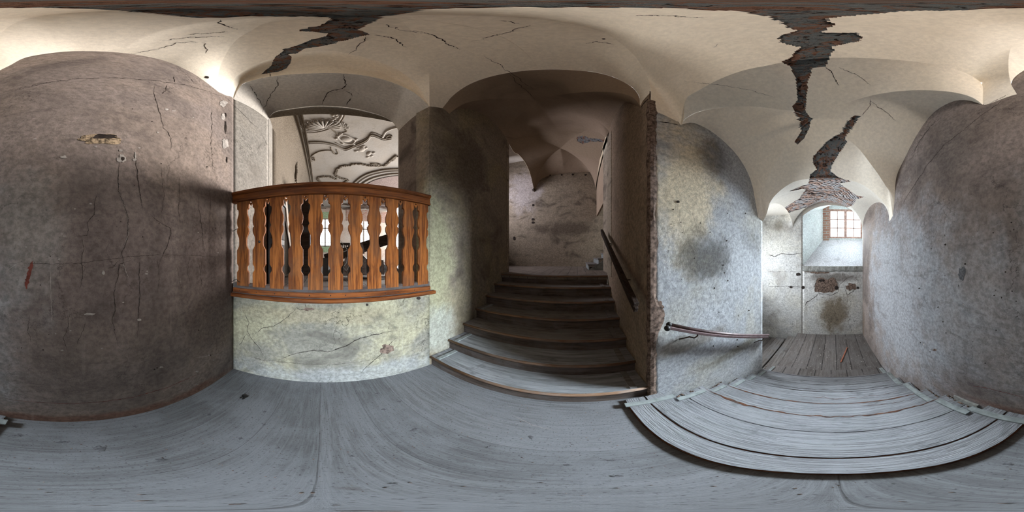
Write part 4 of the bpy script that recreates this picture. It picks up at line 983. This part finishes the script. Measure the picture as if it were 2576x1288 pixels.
# bracket ornaments on the cove
br = thing('cove_bracket', 'small leafy stucco bracket on the hall cove, above the balustrade', 'ornament', (-5.2, HS, 2.4))
q = MB()
p0 = online(742, 425, (HFX, HS), (-3, HS))
for k in range(14): q.ball(p0+Vector((.06*sin(k), .05, .35-.1*k)), .11*(1-k/20), .9, .7, 1, 8, 5)
q.build('leaves', M['stucco_tan'], br, smooth=True)
ct = MB(); ct.tube([p0+Vector((.1-.5*t, .06+.3*t*t, .4+.45*math.sqrt(t))) for t in [k/10 for k in range(11)]], .05, 8); ct.build('stem', M['stucco_tan'], br, smooth=True)
# broken plaster at the inner corner of the arch
q = MB(); P = [onX(x, y, SJ[0]+.02) for x, y in [(662, 300), (668, 292), (676, 296), (682, 312), (686, 330), (682, 336), (674, 326), (664, 312)]]
P = [p+Vector((0, .0, 0)) for p in P]; 
for p in P: p.y = max(p.y, -.855)
# far wall of the hall with three windows
def farY(px): return onX(px, 600, HFX).y
wy = [(farY(802), farY(834)), (farY(898), farY(932)), (farY(988), farY(1025))]
ztop, zbot = 3.05, .75
mb = MB(); ys = sorted([v for p in wy for v in p]+[-1.0, 7.0])
for a_, b_ in zip(ys, ys[1:]):
    iswin = any(abs(a_-min(p)) < 1e-6 for p in wy)
    if iswin: mb.box(HFX-.3, HFX, a_, b_, HFZ, zbot); mb.box(HFX-.3, HFX, a_, b_, ztop, HZ)
    else: mb.box(HFX-.3, HFX, a_, b_, HFZ, HZ)
struct(mb.build('wall_hall_west', M['hallwall']), 'pinkish peeling far wall of the hall with tall windows')
mb = MB(); mb.box(HFX, HFX+.03, 2.0, 5.5, 2.9, HZ-.1); mb.box(HFX, HFX+.02, .9, 1.6, 2.5, 3.6); struct(mb.build('wall_brickwork', M['bricks']), 'bare brick patches on the far hall wall')
for i, (a_, b_) in enumerate(wy):
    a_, b_ = min(a_, b_), max(a_, b_)
    o = thing('window_%d' % (i+3), ['tall pale hall window seen between the fifth and sixth balusters', 'tall hall window behind the leaning dark beam', 'tall hall window at the right edge of the opening'][i], 'window', (HFX, (a_+b_)/2, zbot)); o['kind'] = 'structure'
    f = MB(); f.box(HFX-.15, HFX-.05, a_, a_+.07, zbot, ztop); f.box(HFX-.15, HFX-.05, b_-.07, b_, zbot, ztop); f.box(HFX-.15, HFX-.05, (a_+b_)/2-.05, (a_+b_)/2+.05, zbot, ztop)
    for z in (zbot, zbot+1.45, ztop-.07): f.box(HFX-.15, HFX-.05, a_, b_, z, z+.09)
    for k in range(1, 7): z = zbot+(ztop-zbot)*k/7; f.box(HFX-.12, HFX-.08, a_, b_, z-.015, z+.015)
    for k in (.25, .75): f.box(HFX-.12, HFX-.08, a_+(b_-a_)*k-.015, a_+(b_-a_)*k+.015, zbot, ztop)
    f.build('window_frame', M['palebd'], o); g = MB(); g.box(HFX-.11, HFX-.105, a_, b_, zbot, ztop); g.build('pane', M['glass'], o)
mb = MB(); a_, b_ = sorted(wy[0]); mb.box(HFX, HFX+.02, a_-.1, b_+.15, ztop, ztop+.55); mb.box(HFX, HFX+.02, a_-.1, b_+.15, zbot-.45, zbot); struct(mb.build('trim_3', M['green']), 'pale green paint above and below the first hall window')
# things standing on the gallery
def cab(name, label, x0, x1, y0, y1, z0, z1):
    t = thing(name, label, 'cabinet', ((x0+x1)/2, (y0+y1)/2, z0))
    c = MB(); c.box(x0, x1, y0, y1, z0, z1); c.build('body', M['black'], t, bevel=.01)
    c = MB(); c.box(x0-.03, x1+.03, y0-.0, y1+.03, z1, z1+.05); c.build('cornice', M['black'], t, bevel=.01)
    for q in range(2):
        zz = z0+.1+(z1-z0)*.48*q; d = MB(); d.box(x0+.05, x1-.05, y1, y1+.015, zz, zz+(z1-z0)*.42); d.box(x1, x1+.012, y0+.05, y1-.04, zz, zz+(z1-z0)*.42); d.build('panel', M['darkwood'], t, bevel=.006)
    return t
cab('black_cabinet', 'tall black wooden case against the hall wall behind the second and third balusters', -2.95, -2.45, -.835, -.68, HFZ, .92)
cab('black_cabinet', 'black panelled case behind the fourth and fifth balusters', -5.2, -4.4, -.66, -.30, HFZ, 2.0)
bd = thing('leaning_board', 'pale long board leaning between the two black cases', 'board', (-4.2, -.55, HFZ))
q = MB(); q.beam(onX(711, 705, -3.15), onX(707, 490, -3.2), .035, .09, (1, 0, 0)); q.build('plank', M['palebd'], bd)
bd = thing('leaning_board', 'dark slanting board leaning beside the pale long board', 'board', (-4.2, -.5, HFZ))
q = MB(); q.beam(onX(739, 690, -3.8), onX(706, 492, -3.32), .035, .06, (1, 0, 0)); q.build('plank', M['darkwood'], bd)
bd = thing('leaning_board', 'wide grey board standing behind the two narrow leaning boards', 'board', (-4.4, -.5, HFZ))
q = MB(); q.beam((-3.9, -.72, HFZ), onX(716, 480, -3.55), .04, .2, (1, 0, 0)); q.build('plank', M['palebd'], bd)
bm_ = thing('fallen_beam', 'thick dark beam lying aslant across the debris in front of the hall windows', 'beam', (-4.6, .9, -.1))
q = MB(); q.beam(onX(820, 652, -5.0), onX(985, 600, -4.4), .22, .30); q.build('timber', M['darkwood'], bm_, bevel=.01)
q = MB(); q.beam(onX(905, 626, -4.55), onX(915, 624, -4.52), .24, .32); q.build('iron_strap', M['iron'], bm_)
# chair
chh = thing('wooden_chair', 'dark wooden chair standing behind the sixth baluster', 'chair', (-5.8, .55, HFZ))
cx, cyy, cz0 = onX(868, 620, -6.0)
cz0 = -.05
for sx in (-.2, .2):
    for sy in (-.2, .2): q = MB(); q.beam((cx+sx, cyy+sy, HFZ), (cx+sx, cyy+sy, cz0+.02 if sx > 0 else cz0+.56), .035, .035, (1, 0, 0)); q.build('leg', M['darkwood'], chh)
q = MB(); q.box(cx-.23, cx+.23, cyy-.23, cyy+.23, cz0, cz0+.04); q.build('seat', M['darkwood'], chh, bevel=.005)
q = MB(); q.box(cx-.22, cx-.18, cyy-.22, cyy+.22, cz0+.46, cz0+.56); 
for k in range(-2, 3): q.box(cx-.21, cx-.19, cyy+.08*k-.015, cyy+.08*k+.015, cz0+.1, cz0+.46)
q.box(cx-.21, cx-.19, cyy-.2, cyy+.2, cz0+.1, cz0+.14); q.build('backrest', M['darkwood'], chh)
# heap of broken boards on the gallery
rr = random.Random(11)
ORD = ['first', 'second', 'third', 'fourth', 'fifth', 'sixth', 'seventh', 'eighth', 'ninth', 'tenth', 'eleventh']
for g in range(3, 10):
    gx = topix((-1.66, (cy[g]+cy[g+1])/2, 0))[0]
    if g > 3:
        p = onX(gx, 700, -3.35); p.z = HFZ+.02+.002*g
        q = MB(); q.beam(p+Vector((-.1-.1*rr.random(), -.17, 0)), p+Vector((.12*rr.random(), .17, 0)), .12, .035)
        o = q.build('broken_board', M[rr.choice(['riser', 'darkwood', 'black'])], loc=tuple(p)); tag(o, 'flat broken board on the gallery floor behind the gap between %s and %s balusters' % (ORD[g], ORD[g+1]), 'board', 'broken boards in the debris heap')
    p = onX(gx, 690, -3.9); p.z = HFZ+.01; t_ = p+Vector((rr.uniform(-.35, -.15), rr.uniform(-.12, .12), rr.uniform(.32, .50)))
    q = MB(); q.beam(p+Vector((0, 0, .02)), t_, .13, .03, (1, 0, .2))
    o = q.build('broken_board', M[rr.choice(['black', 'darkwood', 'riser'])], loc=tuple(p)); tag(o, 'tilted broken board sticking up behind the gap between %s and %s balusters' % (ORD[g], ORD[g+1]), 'board', 'broken boards in the debris heap')
dk = MB(); dk.v = []
for i in range(9):
    for j in range(13): x = -5.6+1.1*i/8; y = .1+2.3*j/12; dk.v.append(Vector((x, y, HFZ+(.42*sin(pi*i/8)*sin(pi*j/12))*(1+.8*noise.noise(Vector((x*4, y*4, 0)))))))
dk.f = [[i*13+j, i*13+j+1, (i+1)*13+j+1, (i+1)*13+j] for i in range(8) for j in range(12)]
tag(dk.build('debris_heap', M['black'], wn=False), 'dark heap of rubble and splintered wood under the aslant beam', 'rubble', kind='stuff')
def slab(px, py, X, sx, sy, mat, label, name, rot=.4, cat='paper'):
    p = onX(px, py, X); q = MB(); V = []
    for i in range(5):
        V.append([p+Vector(((i-2)*sx/4*cos(rot)-(j-2)*sy/4*sin(rot)*.3, (j-2)*sy/4, (i-2)*sx/4*sin(rot)+.02*noise.noise(Vector((i, j, px))))) for j in range(5)])
    q.grid(V); o = q.build(name, mat, loc=tuple(p), smooth=False); md = o.modifiers.new('t', 'SOLIDIFY'); md.thickness = .006; tag(o, label, cat); return o
slab(866, 701, -3.55, .16, .12, M['paper'], 'crumpled pale paper in the debris behind the sixth baluster gap', 'paper_sheet', .9)
slab(914, 703, -3.45, .18, .13, M['paper'], 'pale bent sheet in the debris behind the eighth baluster', 'bent_sheet', .5)
slab(958, 704, -3.3, .16, .12, M['strip'], 'grey-green bent metal scrap in the debris behind the ninth baluster', 'metal_scrap', .4, 'scrap')
wr = MB(); wr.tube(resample([onX(x, y, -3.4) for x, y in [(857, 605), (864, 615), (873, 628), (868, 633), (862, 634), (866, 632), (874, 630), (872, 660), (864, 672), (872, 680), (878, 668)]], 60), .005, 6)
tag(wr.build('loose_wire', M['strip'], loc=(-3.4, .6, -.1)), 'thin pale looping wire hanging behind the seventh baluster', 'wire')

# ---------------------------------------------------------------- cracks, chips and marks hugging the plaster
def bvh_of(objs):
    V = []; F = []
    for o in objs:
        k = len(V); mw = o.matrix_world; loc = o.location
        V += [v.co+loc for v in o.data.vertices]; F += [[i+k for i in p.vertices] for p in o.data.polygons]
    return BVHTree.FromPolygons(V, F)
bpy.context.view_layer.update()
hits = [W[k] for k in W]+ceil+[arch_o, sill, fl]
BV = bvh_of(hits)
OB = Vector((0, 0, H))
owner = []
for o in hits: owner += [o]*len(o.data.polygons)
def cast(px, py):
    p, nrm, i, d = BV.ray_cast(OB, ray(px, py))
    if p is None: return None
    if nrm.dot(ray(px, py)) > 0: nrm = -nrm
    return p-OB, nrm, owner[i]
def mark(pix, wpx, mat, name='crack', jit=2., seg=3., seed=0, parent=None):
    """irregular line lying on whatever plaster surface is there; width wpx in sight-line units of 0.14 degrees"""
    P = []
    for (x0, y0), (x1, y1) in zip(pix, pix[1:]):
        n = max(1, int(hypot(x1-x0, y1-y0)/seg))
        for k in range(n): t = k/n; P.append((x0+(x1-x0)*t, y0+(y1-y0)*t))
    P.append(pix[-1]); L = []; R = []; own = None; N_ = len(P)
    for i, (x, y) in enumerate(P):
        v = Vector((x*.07, y*.07, seed)); ce = max(.15, cos((644-y)*K))
        x += (noise.noise(v)*jit*1.3+noise.noise(v*4)*jit*.7)/ce; y += (noise.noise(v+Vector((9, 9, 9)))*jit+noise.noise(v*4+Vector((5, 5, 5)))*jit*.5)
        h = cast(x, y)
        if h is None: continue
        p, nr, o = h; own = own or o
        if o is not own and (p-L[-1]).length > .25 if L else False: break
        d = p.length; t = i/max(1, N_-1)
        wd = wpx*K*d*.5*(.5+.9*abs(noise.noise(v*2.3+Vector((3, 1, 7)))*1.6))*min(1, .15+5*t)*min(1, .15+5*(1-t))
        q = cast(*((P[min(i+1, N_-1)]) if i < N_-1 else P[i-1])); 
        if q is None: continue
        tg = (q[0]-p) if i < N_-1 else (p-q[0])
        if tg.length < 1e-6: continue
        sd = tg.cross(nr).normalized(); c = p+nr*.0025
        L.append(c+sd*wd); R.append(c-sd*wd)
    if len(L) < 2: return
    mb = MB(); mb.grid([L, R]); return mb.build(name, mat, parent or own, wn=False)
def blot(cx, cy, rx_, ry_, mat, name='chip', n=22, rough=.35, parent=None, dep=.003, seed=0):
    h = cast(cx, cy)
    if h is None: return
    c, nr, own = h; V = [c+nr*(dep+.002)]; rings = []
    for fr_, dz in ((.55, dep+.001), (1., dep)):
        r = []
        for k in range(n):
            a = 2*pi*k/n; s = 1+rough*noise.noise(Vector((cos(a)*1.7, sin(a)*1.7, seed+cx)))*2+rough*.5*noise.noise(Vector((cos(a)*6, sin(a)*6, seed+cy)))
            q = cast(cx+rx_*fr_*s*cos(a), cy+ry_*fr_*s*sin(a))
            if q is None or (q[0]-c).length > .6: return
            r.append(q[0]+q[1]*dz)
        rings.append(r)
    V += rings[0]+rings[1]; F = [[0, 1+k, 1+(k+1) % n] for k in range(n)]+[[1+k, 1+n+k, 1+n+(k+1) % n, 1+(k+1) % n] for k in range(n)]
    return MB().add(V, F).build(name, mat, parent or own, smooth=True, wn=False)
CR = [([(388, 218), (392, 255), (404, 290), (412, 320), (428, 345), (432, 370), (424, 382)], 1.5), ([(420, 215), (418, 228), (408, 238)], 1.2), ([(437, 193), (440, 208)], 1.2), ([(476, 190), (483, 205)], 1.2),
      ([(300, 400), (298, 440), (298, 480), (312, 515), (322, 550), (322, 595), (305, 640), (318, 690)], 1.8), ([(338, 390), (345, 430), (352, 485), (360, 525)], 2.), ([(530, 262), (534, 300), (530, 360), (534, 400), (534, 440)], 1.2),
      ([(248, 480), (240, 500), (236, 540), (220, 560), (220, 592), (186, 595), (186, 580)], 1.5), ([(204, 595), (210, 625), (205, 650), (208, 690), (200, 735)], 1.5), ([(322, 640), (330, 655), (300, 665), (296, 700), (286, 735), (290, 780), (282, 800), (290, 840), (296, 870)], 1.6),
      ([(352, 640), (350, 690), (352, 740), (348, 800), (345, 850)], 1.6), ([(375, 537), (400, 560), (430, 575), (425, 610), (410, 640), (402, 660)], 1.5), ([(405, 415), (406, 445), (412, 490), (408, 530), (404, 555)], 1.3),
      ([(450, 445), (452, 480), (448, 530), (455, 560)], 1.2), ([(497, 480), (500, 520), (510, 590), (512, 640)], 1.3), ([(526, 470), (530, 520), (526, 560), (540, 590)], 1.2), ([(208, 690), (215, 672), (200, 660), (180, 665)], 1.1),
      ([(300, 655), (285, 672), (270, 675)], 1.1), ([(0, 665), (60, 662), (140, 664), (200, 662), (260, 655), (330, 645), (420, 640), (500, 643), (560, 645)], 1.1), ([(75, 790), (70, 830), (78, 860)], 1.3), ([(176, 780), (172, 820), (160, 850), (168, 880)], 1.3),
      ([(215, 810), (205, 840), (190, 870)], 1.2), ([(440, 660), (450, 690), (455, 730)], 1.1), ([(476, 640), (472, 690), (480, 720)], 1.1), ([(508, 645), (505, 700), (510, 735)], 1.1), ([(395, 645), (400, 700), (395, 740)], 1.1),
      # parapet
      ([(610, 780), (625, 810), (622, 835), (632, 850), (655, 880), (668, 900)], 1.6), ([(637, 845), (660, 825), (690, 820), (720, 800), (745, 775)], 1.6), ([(765, 762), (770, 775), (755, 780), (745, 772)], 2.), ([(700, 905), (740, 890), (790, 880), (825, 885), (870, 870), (905, 850), (950, 840), (1000, 830)], 2.4),
      ([(905, 940), (930, 915), (960, 890), (985, 860), (1000, 850)], 2.2), ([(590, 888), (660, 905), (760, 915), (840, 917), (920, 908), (1000, 890)], 1.1), ([(620, 840), (600, 870)], 1.2),
      # arch soffit and broken upper web
      ([(697, 192), (700, 215), (680, 240), (668, 262), (660, 285)], 1.6), ([(628, 216), (640, 230), (650, 250), (662, 268)], 1.8), ([(868, 184), (866, 200), (868, 215), (862, 224), (840, 228), (822, 234), (815, 252), (808, 264)], 2.), ([(868, 228), (882, 235), (888, 242)], 1.4), ([(886, 246), (876, 256), (872, 266)], 1.2), ([(677, 184), (677, 195)], 1.5),
      ([(560, 238), (600, 275), (650, 325)], 1.2), ([(652, 325), (690, 400), (720, 450)], 1.),
      # south spring line
      ([(0, 241), (60, 222), (120, 208), (200, 198), (300, 196), (400, 204), (470, 214), (530, 232), (583, 252)], 2.), ([(0, 236), (80, 214), (160, 201)], 1.4), ([(2576, 241), (2520, 255), (2470, 290), (2420, 330), (2370, 370), (2330, 420), (2290, 480), (2262, 530)], 1.8),
      ([(2368, 292), (2340, 320), (2310, 360), (2290, 400)], 1.6), ([(2540, 238), (2500, 255), (2475, 266)], 2.),
      # vault hairlines
      ([(2077, 167), (2095, 185), (2103, 205), (2110, 215)], 1.4), ([(2110, 170), (2160, 190), (2190, 215)], 1.), ([(2165, 292), (2175, 280), (2185, 265), (2190, 250)], 1.2), ([(2190, 255), (2225, 280), (2255, 305)], 1.), ([(1720, 205), (1800, 212), (1880, 225), (1950, 245)], .8), ([(1600, 38), (1690, 40), (1780, 46)], 1.2),
      ([(470, 88), (520, 84), (580, 80)], 1.2), ([(400, 103), (470, 95), (560, 92)], 1.2), ([(330, 135), (390, 125), (450, 108), (500, 105)], 1.2), ([(550, 50), (565, 65), (590, 75)], 1.2), ([(505, 105), (520, 122), (518, 135)], 1.), ([(940, 88), (985, 95), (1020, 118)], 1.4), ([(925, 92), (905, 110), (890, 125), (880, 138)], 1.), ([(950, 60), (1000, 72), (1060, 84)], 1.),
      ([(1040, 76), (1080, 85), (1110, 98), (1140, 118), (1155, 126)], 1.4), ([(1190, 105), (1240, 90), (1290, 78), (1340, 62)], 1.), ([(1220, 140), (1260, 165), (1290, 185), (1340, 225)], .9), ([(1280, 185), (1310, 215), (1345, 250)], .9), ([(1262, 52), (1300, 60)], 1.4), ([(1470, 110), (1500, 104), (1550, 112)], 1.2),
      # far wall
      ([(1925, 640), (1950, 645), (1965, 638), (2000, 640), (2020, 637)], 1.8), ([(1930, 683), (1980, 684), (2015, 684)], .9), ([(1926, 719), (1990, 721), (2050, 722)], 1.2), ([(2060, 722), (2130, 722), (2165, 721)], 1.2), ([(2058, 690), (2050, 720), (2062, 738), (2090, 742), (2108, 735), (2110, 715), (2100, 700)], 1.5), ([(2125, 725), (2130, 742), (2145, 735), (2150, 720), (2140, 715)], 1.5), ([(2025, 770), (2030, 760), (2050, 745), (2062, 735)], 2.),
      ([(2110, 718), (2130, 700), (2150, 693)], 1.2), ([(2020, 662), (2022, 680), (2030, 690)], 1.6)]
for i, (p, wd) in enumerate(CR): mark(p, wd*.85, M['crack'], seed=i*1.7)
# long slit and smooth scratches
mark([(1612, 272), (1622, 258), (1637, 243)], 6, M['crack'], 'slit', jit=.3)
mark([(1655, 306), (1680, 309), (1712, 316)], 2, M['crack'], 'crack', jit=.5)
for i, p in enumerate([[(0, 999), (30, 1005), (70, 1010), (120, 1013), (180, 1015), (250, 1011), (330, 1000), (420, 975), (500, 940), (520, 930)], [(2576, 1000), (2540, 990), (2480, 975), (2445, 970)]]): mark(p, 1.6, M['redline'], 'red_line', jit=.6, seed=i)
mark([(80, 655), (76, 680), (68, 705), (66, 725)], 14, M['redline'], 'red_smear', jit=3, seed=3)
for i, p in enumerate([[(300, 480), (312, 515), (322, 550), (322, 590), (308, 630)], [(310, 660), (315, 680), (324, 700)], [(127, 650), (128, 740), (132, 840)], [(2260, 600), (2262, 640)], [(2470, 655), (2500, 640), (2540, 625)], [(1795, 120), (1810, 110)], [(5, 690), (40, 665), (70, 660)], [(490, 900), (560, 890)]]): mark(p, .9, M['chip'], 'scratch', jit=1., seed=i+40)
rr = random.Random(3)
for i in range(60):     # small lime chips and holes on the south wall
    x = rr.uniform(20, 560); y = rr.uniform(260, 980)
    if rr.random() < .6: blot(x, y, rr.uniform(1, 5), rr.uniform(.8, 2.2), M['chip'], 'lime_chip', 9, .4, seed=i)
    else: blot(x, y, rr.uniform(.8, 2.2), rr.uniform(.8, 2.2), M['crack'], 'pit', 8, .3, seed=i)
for i in range(46):
    x = rr.uniform(2290, 2570); y = rr.uniform(520, 930); blot(x, y, rr.uniform(.8, 2.6), rr.uniform(.8, 2.4), M['crack'] if i % 3 else M['chip'], 'pit', 8, .3, seed=i)
for i in range(24): x = rr.uniform(1670, 1900); y = rr.uniform(480, 900); blot(x, y, rr.uniform(.8, 2.2), rr.uniform(.8, 2.2), M['crack'], 'pit', 8, .3, seed=i)
for x, y, a_, b_, mt, nm in [(255, 350, 54, 13, 'straw', 'broken_patch'), (262, 344, 34, 5, 'crack', 'broken_patch'), (307, 400, 11, 9, 'chip', 'hole_rim'), (308, 400, 4.5, 5, 'crack', 'hole'), (303, 379, 5, 3, 'chip', 'lime_chip'), (562, 260, 9, 8, 'chip', 'lime_chip'), (561, 294, 5, 9, 'chip', 'lime_chip'), (566, 362, 8, 13, 'chip', 'lime_chip'), (567, 320, 2, 16, 'crack', 'crack'), (570, 402, 1.5, 8, 'crack', 'crack'),
                        (567, 290, 2, 6, 'crack', 'crack'), (338, 402, 5, 3, 'chip', 'lime_chip'), (340, 392, 2, 9, 'chip', 'lime_chip'), (160, 396, 8, 3, 'chip', 'lime_chip'), (225, 790, 14, 3, 'chip', 'lime_chip'), (350, 804, 5, 3, 'chip', 'lime_chip'), (260, 686, 4, 5, 'chip', 'lime_chip'), (2420, 688, 9, 15, 'knot', 'scuff'), (2352, 880, 5, 3, 'rubble', 'pit'),
                        (972, 878, 16, 12, 'rubble', 'broken_patch'), (1052, 750, 5, 4, 'crack', 'pit'), (923, 766, 3, 3, 'crack', 'pit'), (775, 777, 12, 4, 'rubble', 'broken_patch'),
                        (2080, 718, 27, 20, 'rubble', 'broken_patch'), (2142, 722, 12, 9, 'rubble', 'broken_patch'), (2008, 690, 6, 4, 'crack', 'pit'), (1990, 722, 4, 3, 'crack', 'pit'), (2020, 723, 4, 4, 'crack', 'pit'), (2067, 706, 8, 3, 'crack', 'pit'), (2104, 724, 5, 5, 'crack', 'pit'), (2158, 724, 3, 3, 'crack', 'pit'), (2060, 685, 30, 4, 'rubble', 'broken_patch'),
                        (1343, 478, 4, 4, 'crack', 'nail_hole'), (1341, 516, 3, 3, 'crack', 'nail_hole'), (1341, 552, 4, 3, 'crack', 'nail_hole'), (1341, 560, 4, 3, 'crack', 'nail_hole'), (1384, 441, 2, 2, 'crack', 'nail_hole'), (1413, 440, 2, 2, 'crack', 'nail_hole'), (1441, 439, 3, 2.5, 'crack', 'nail_hole'), (1473, 440, 3, 2, 'crack', 'nail_hole'), (1294, 600, 3, 5, 'crack', 'nail_hole'),
                        (1520, 98, 5, 1.6, 'crack', 'pit'), (674, 316, 10, 20, 'straw', 'broken_patch'), (682, 378, 3, 8, 'crack', 'pit'), (747, 405, 5, 18, 'straw', 'broken_patch'), (1660, 770, 9, 12, 'rubble', 'broken_patch'), (1705, 508, 4, 3, 'crack', 'pit'), (520, 195, 5, 3, 'crack', 'pit')]:
    blot(x, y, a_, b_, M[mt], nm, 30, .3 if a_ > 6 else .15, dep=.004 if mt != 'crack' else .0065, seed=2)
# crumbling edge at the corner between the flights
mb = MB(); R = []
for i in range(121):
    z = -1.6+i/120*3.55; n1 = noise.noise(Vector((z*4, 1, 0)))+.6*noise.noise(Vector((z*15, 2, 0))); n2 = noise.noise(Vector((z*5, 7, 0)))+.6*noise.noise(Vector((z*17, 4, 0)))
    w1 = .035+.03*n1+(.10*math.exp(-((z+.55)/.13)**2)); w2 = .05+.03*n2
    R.append([Vector((XE-.004, NE[1]+w2, z)), Vector((XE-.012+.01*n1, NE[1]+w2*.4, z)), Vector((XE+.004, NE[1]-.010+.01*n2, z)), Vector((XE+.02+w1*.5, NE[1]-.012+.008*n1, z)), Vector((XE+.03+w1, NE[1]-.003, z))])
mb.grid(R); o = mb.build('crumbled_edge', M['rubble'], W['n2'], smooth=False, wn=False)
# knots and dark scuffs on the landing boards
for i, (x, y, a_, b_) in enumerate([(160, 1112, 20, 5), (255, 1128, 26, 9), (400, 1157, 22, 7), (50, 1095, 16, 5), (520, 1043, 14, 4), (605, 1103, 8, 4), (665, 1035, 8, 3), (664, 1068, 7, 3), (1045, 1080, 10, 4), (1005, 1010, 9, 3), (1040, 1083, 10, 4), (1335, 1100, 9, 6), (1228, 1126, 9, 4), (1540, 1158, 26, 3), (2535, 1167, 20, 5), (990, 1217, 18, 3), (885, 1148, 10, 3), (966, 1030, 8, 3), (950, 990, 8, 3), (1550, 1198, 22, 4), (340, 1073, 8, 3), (1430, 1170, 14, 3), (700, 1126, 6, 2.4)]):
    blot(x, y, a_*.7, b_*.7, M['knot'], 'knot', 18, .45, dep=.0012, seed=i)
for i, p in enumerate([[(1290, 1045), (1340, 1070), (1400, 1085)]]): mark(p, .9 if i == 0 else 2.0, M['chip'] if i == 0 else M['crack'], 'scratch', jit=.6, seed=i+70)
# scattered litter on the landing
rr = random.Random(21)
lf = MB(); p = onz(612, 1000, -1.595)
for k in range(14): lf.ball(p+Vector((rr.uniform(-.03, .03), rr.uniform(-.025, .025), rr.random()*.008)), .009, rr.uniform(.6, 2), rr.uniform(.5, 1.4), .5, 5, 3)
tag(lf.build('dark_crumbs', M['black'], loc=tuple(p)), 'small clump of black crumbs on the landing boards before the parapet', 'crumbs')
dbm = MB()
for i in range(420):
    a = rr.uniform(0, 2*pi); x = rr.uniform(-1.6, .33); y = rr.uniform(-.96, 1.2)
    dbm.ball((x, y, -1.599), rr.uniform(.0015, .0042), rr.uniform(.7, 2), 1, .7, 4, 3)
tag(dbm.build('floor_grit', M['rubble'], wn=False), 'fine grit and crumbs scattered over the landing boards', 'grit', kind='stuff')
dbm = MB()
for i in range(260): dbm.ball((rr.uniform(2.7, 4.55), rr.uniform(-.85, 1.0), ZLOW), rr.uniform(.003, .012), rr.uniform(.7, 1.8), 1, .5, 5, 3)
tag(dbm.build('floor_litter', M['chip'], wn=False), 'pale plaster crumbs littering the dark lower landing', 'litter', kind='stuff')
a = onz(2115, 911, ZLOW+.01); b = onz(2131, 874, ZLOW+.01)
q = MB(); q.beam(a, b, .022, .014); tag(q.build('red_stick', M['redstick'], loc=tuple((a+b)/2)), 'thin red-brown stick lying on the dark lower landing', 'stick')
# rusty wires by the balustrade
for px, py, lb in ((586, 580, 'rusty bent wire at mid height of the left end of the balustrade'), (584, 706, 'rusty bent wire beside the left end of the balustrade sill')):
    p = online(px, py, SW, S1); q = MB()
    q.tube([p+Vector((.012, .004, -.01)), p+Vector((-.01, .03, .01)), p+Vector((-.02, .05, .02)), p+Vector((-.01, .07, .0)), p+Vector((.0, .10, -.01))], .004, 6)
    tag(q.build('rusty_wire', M['black'], loc=tuple(p)), lb, 'wire')
clean()
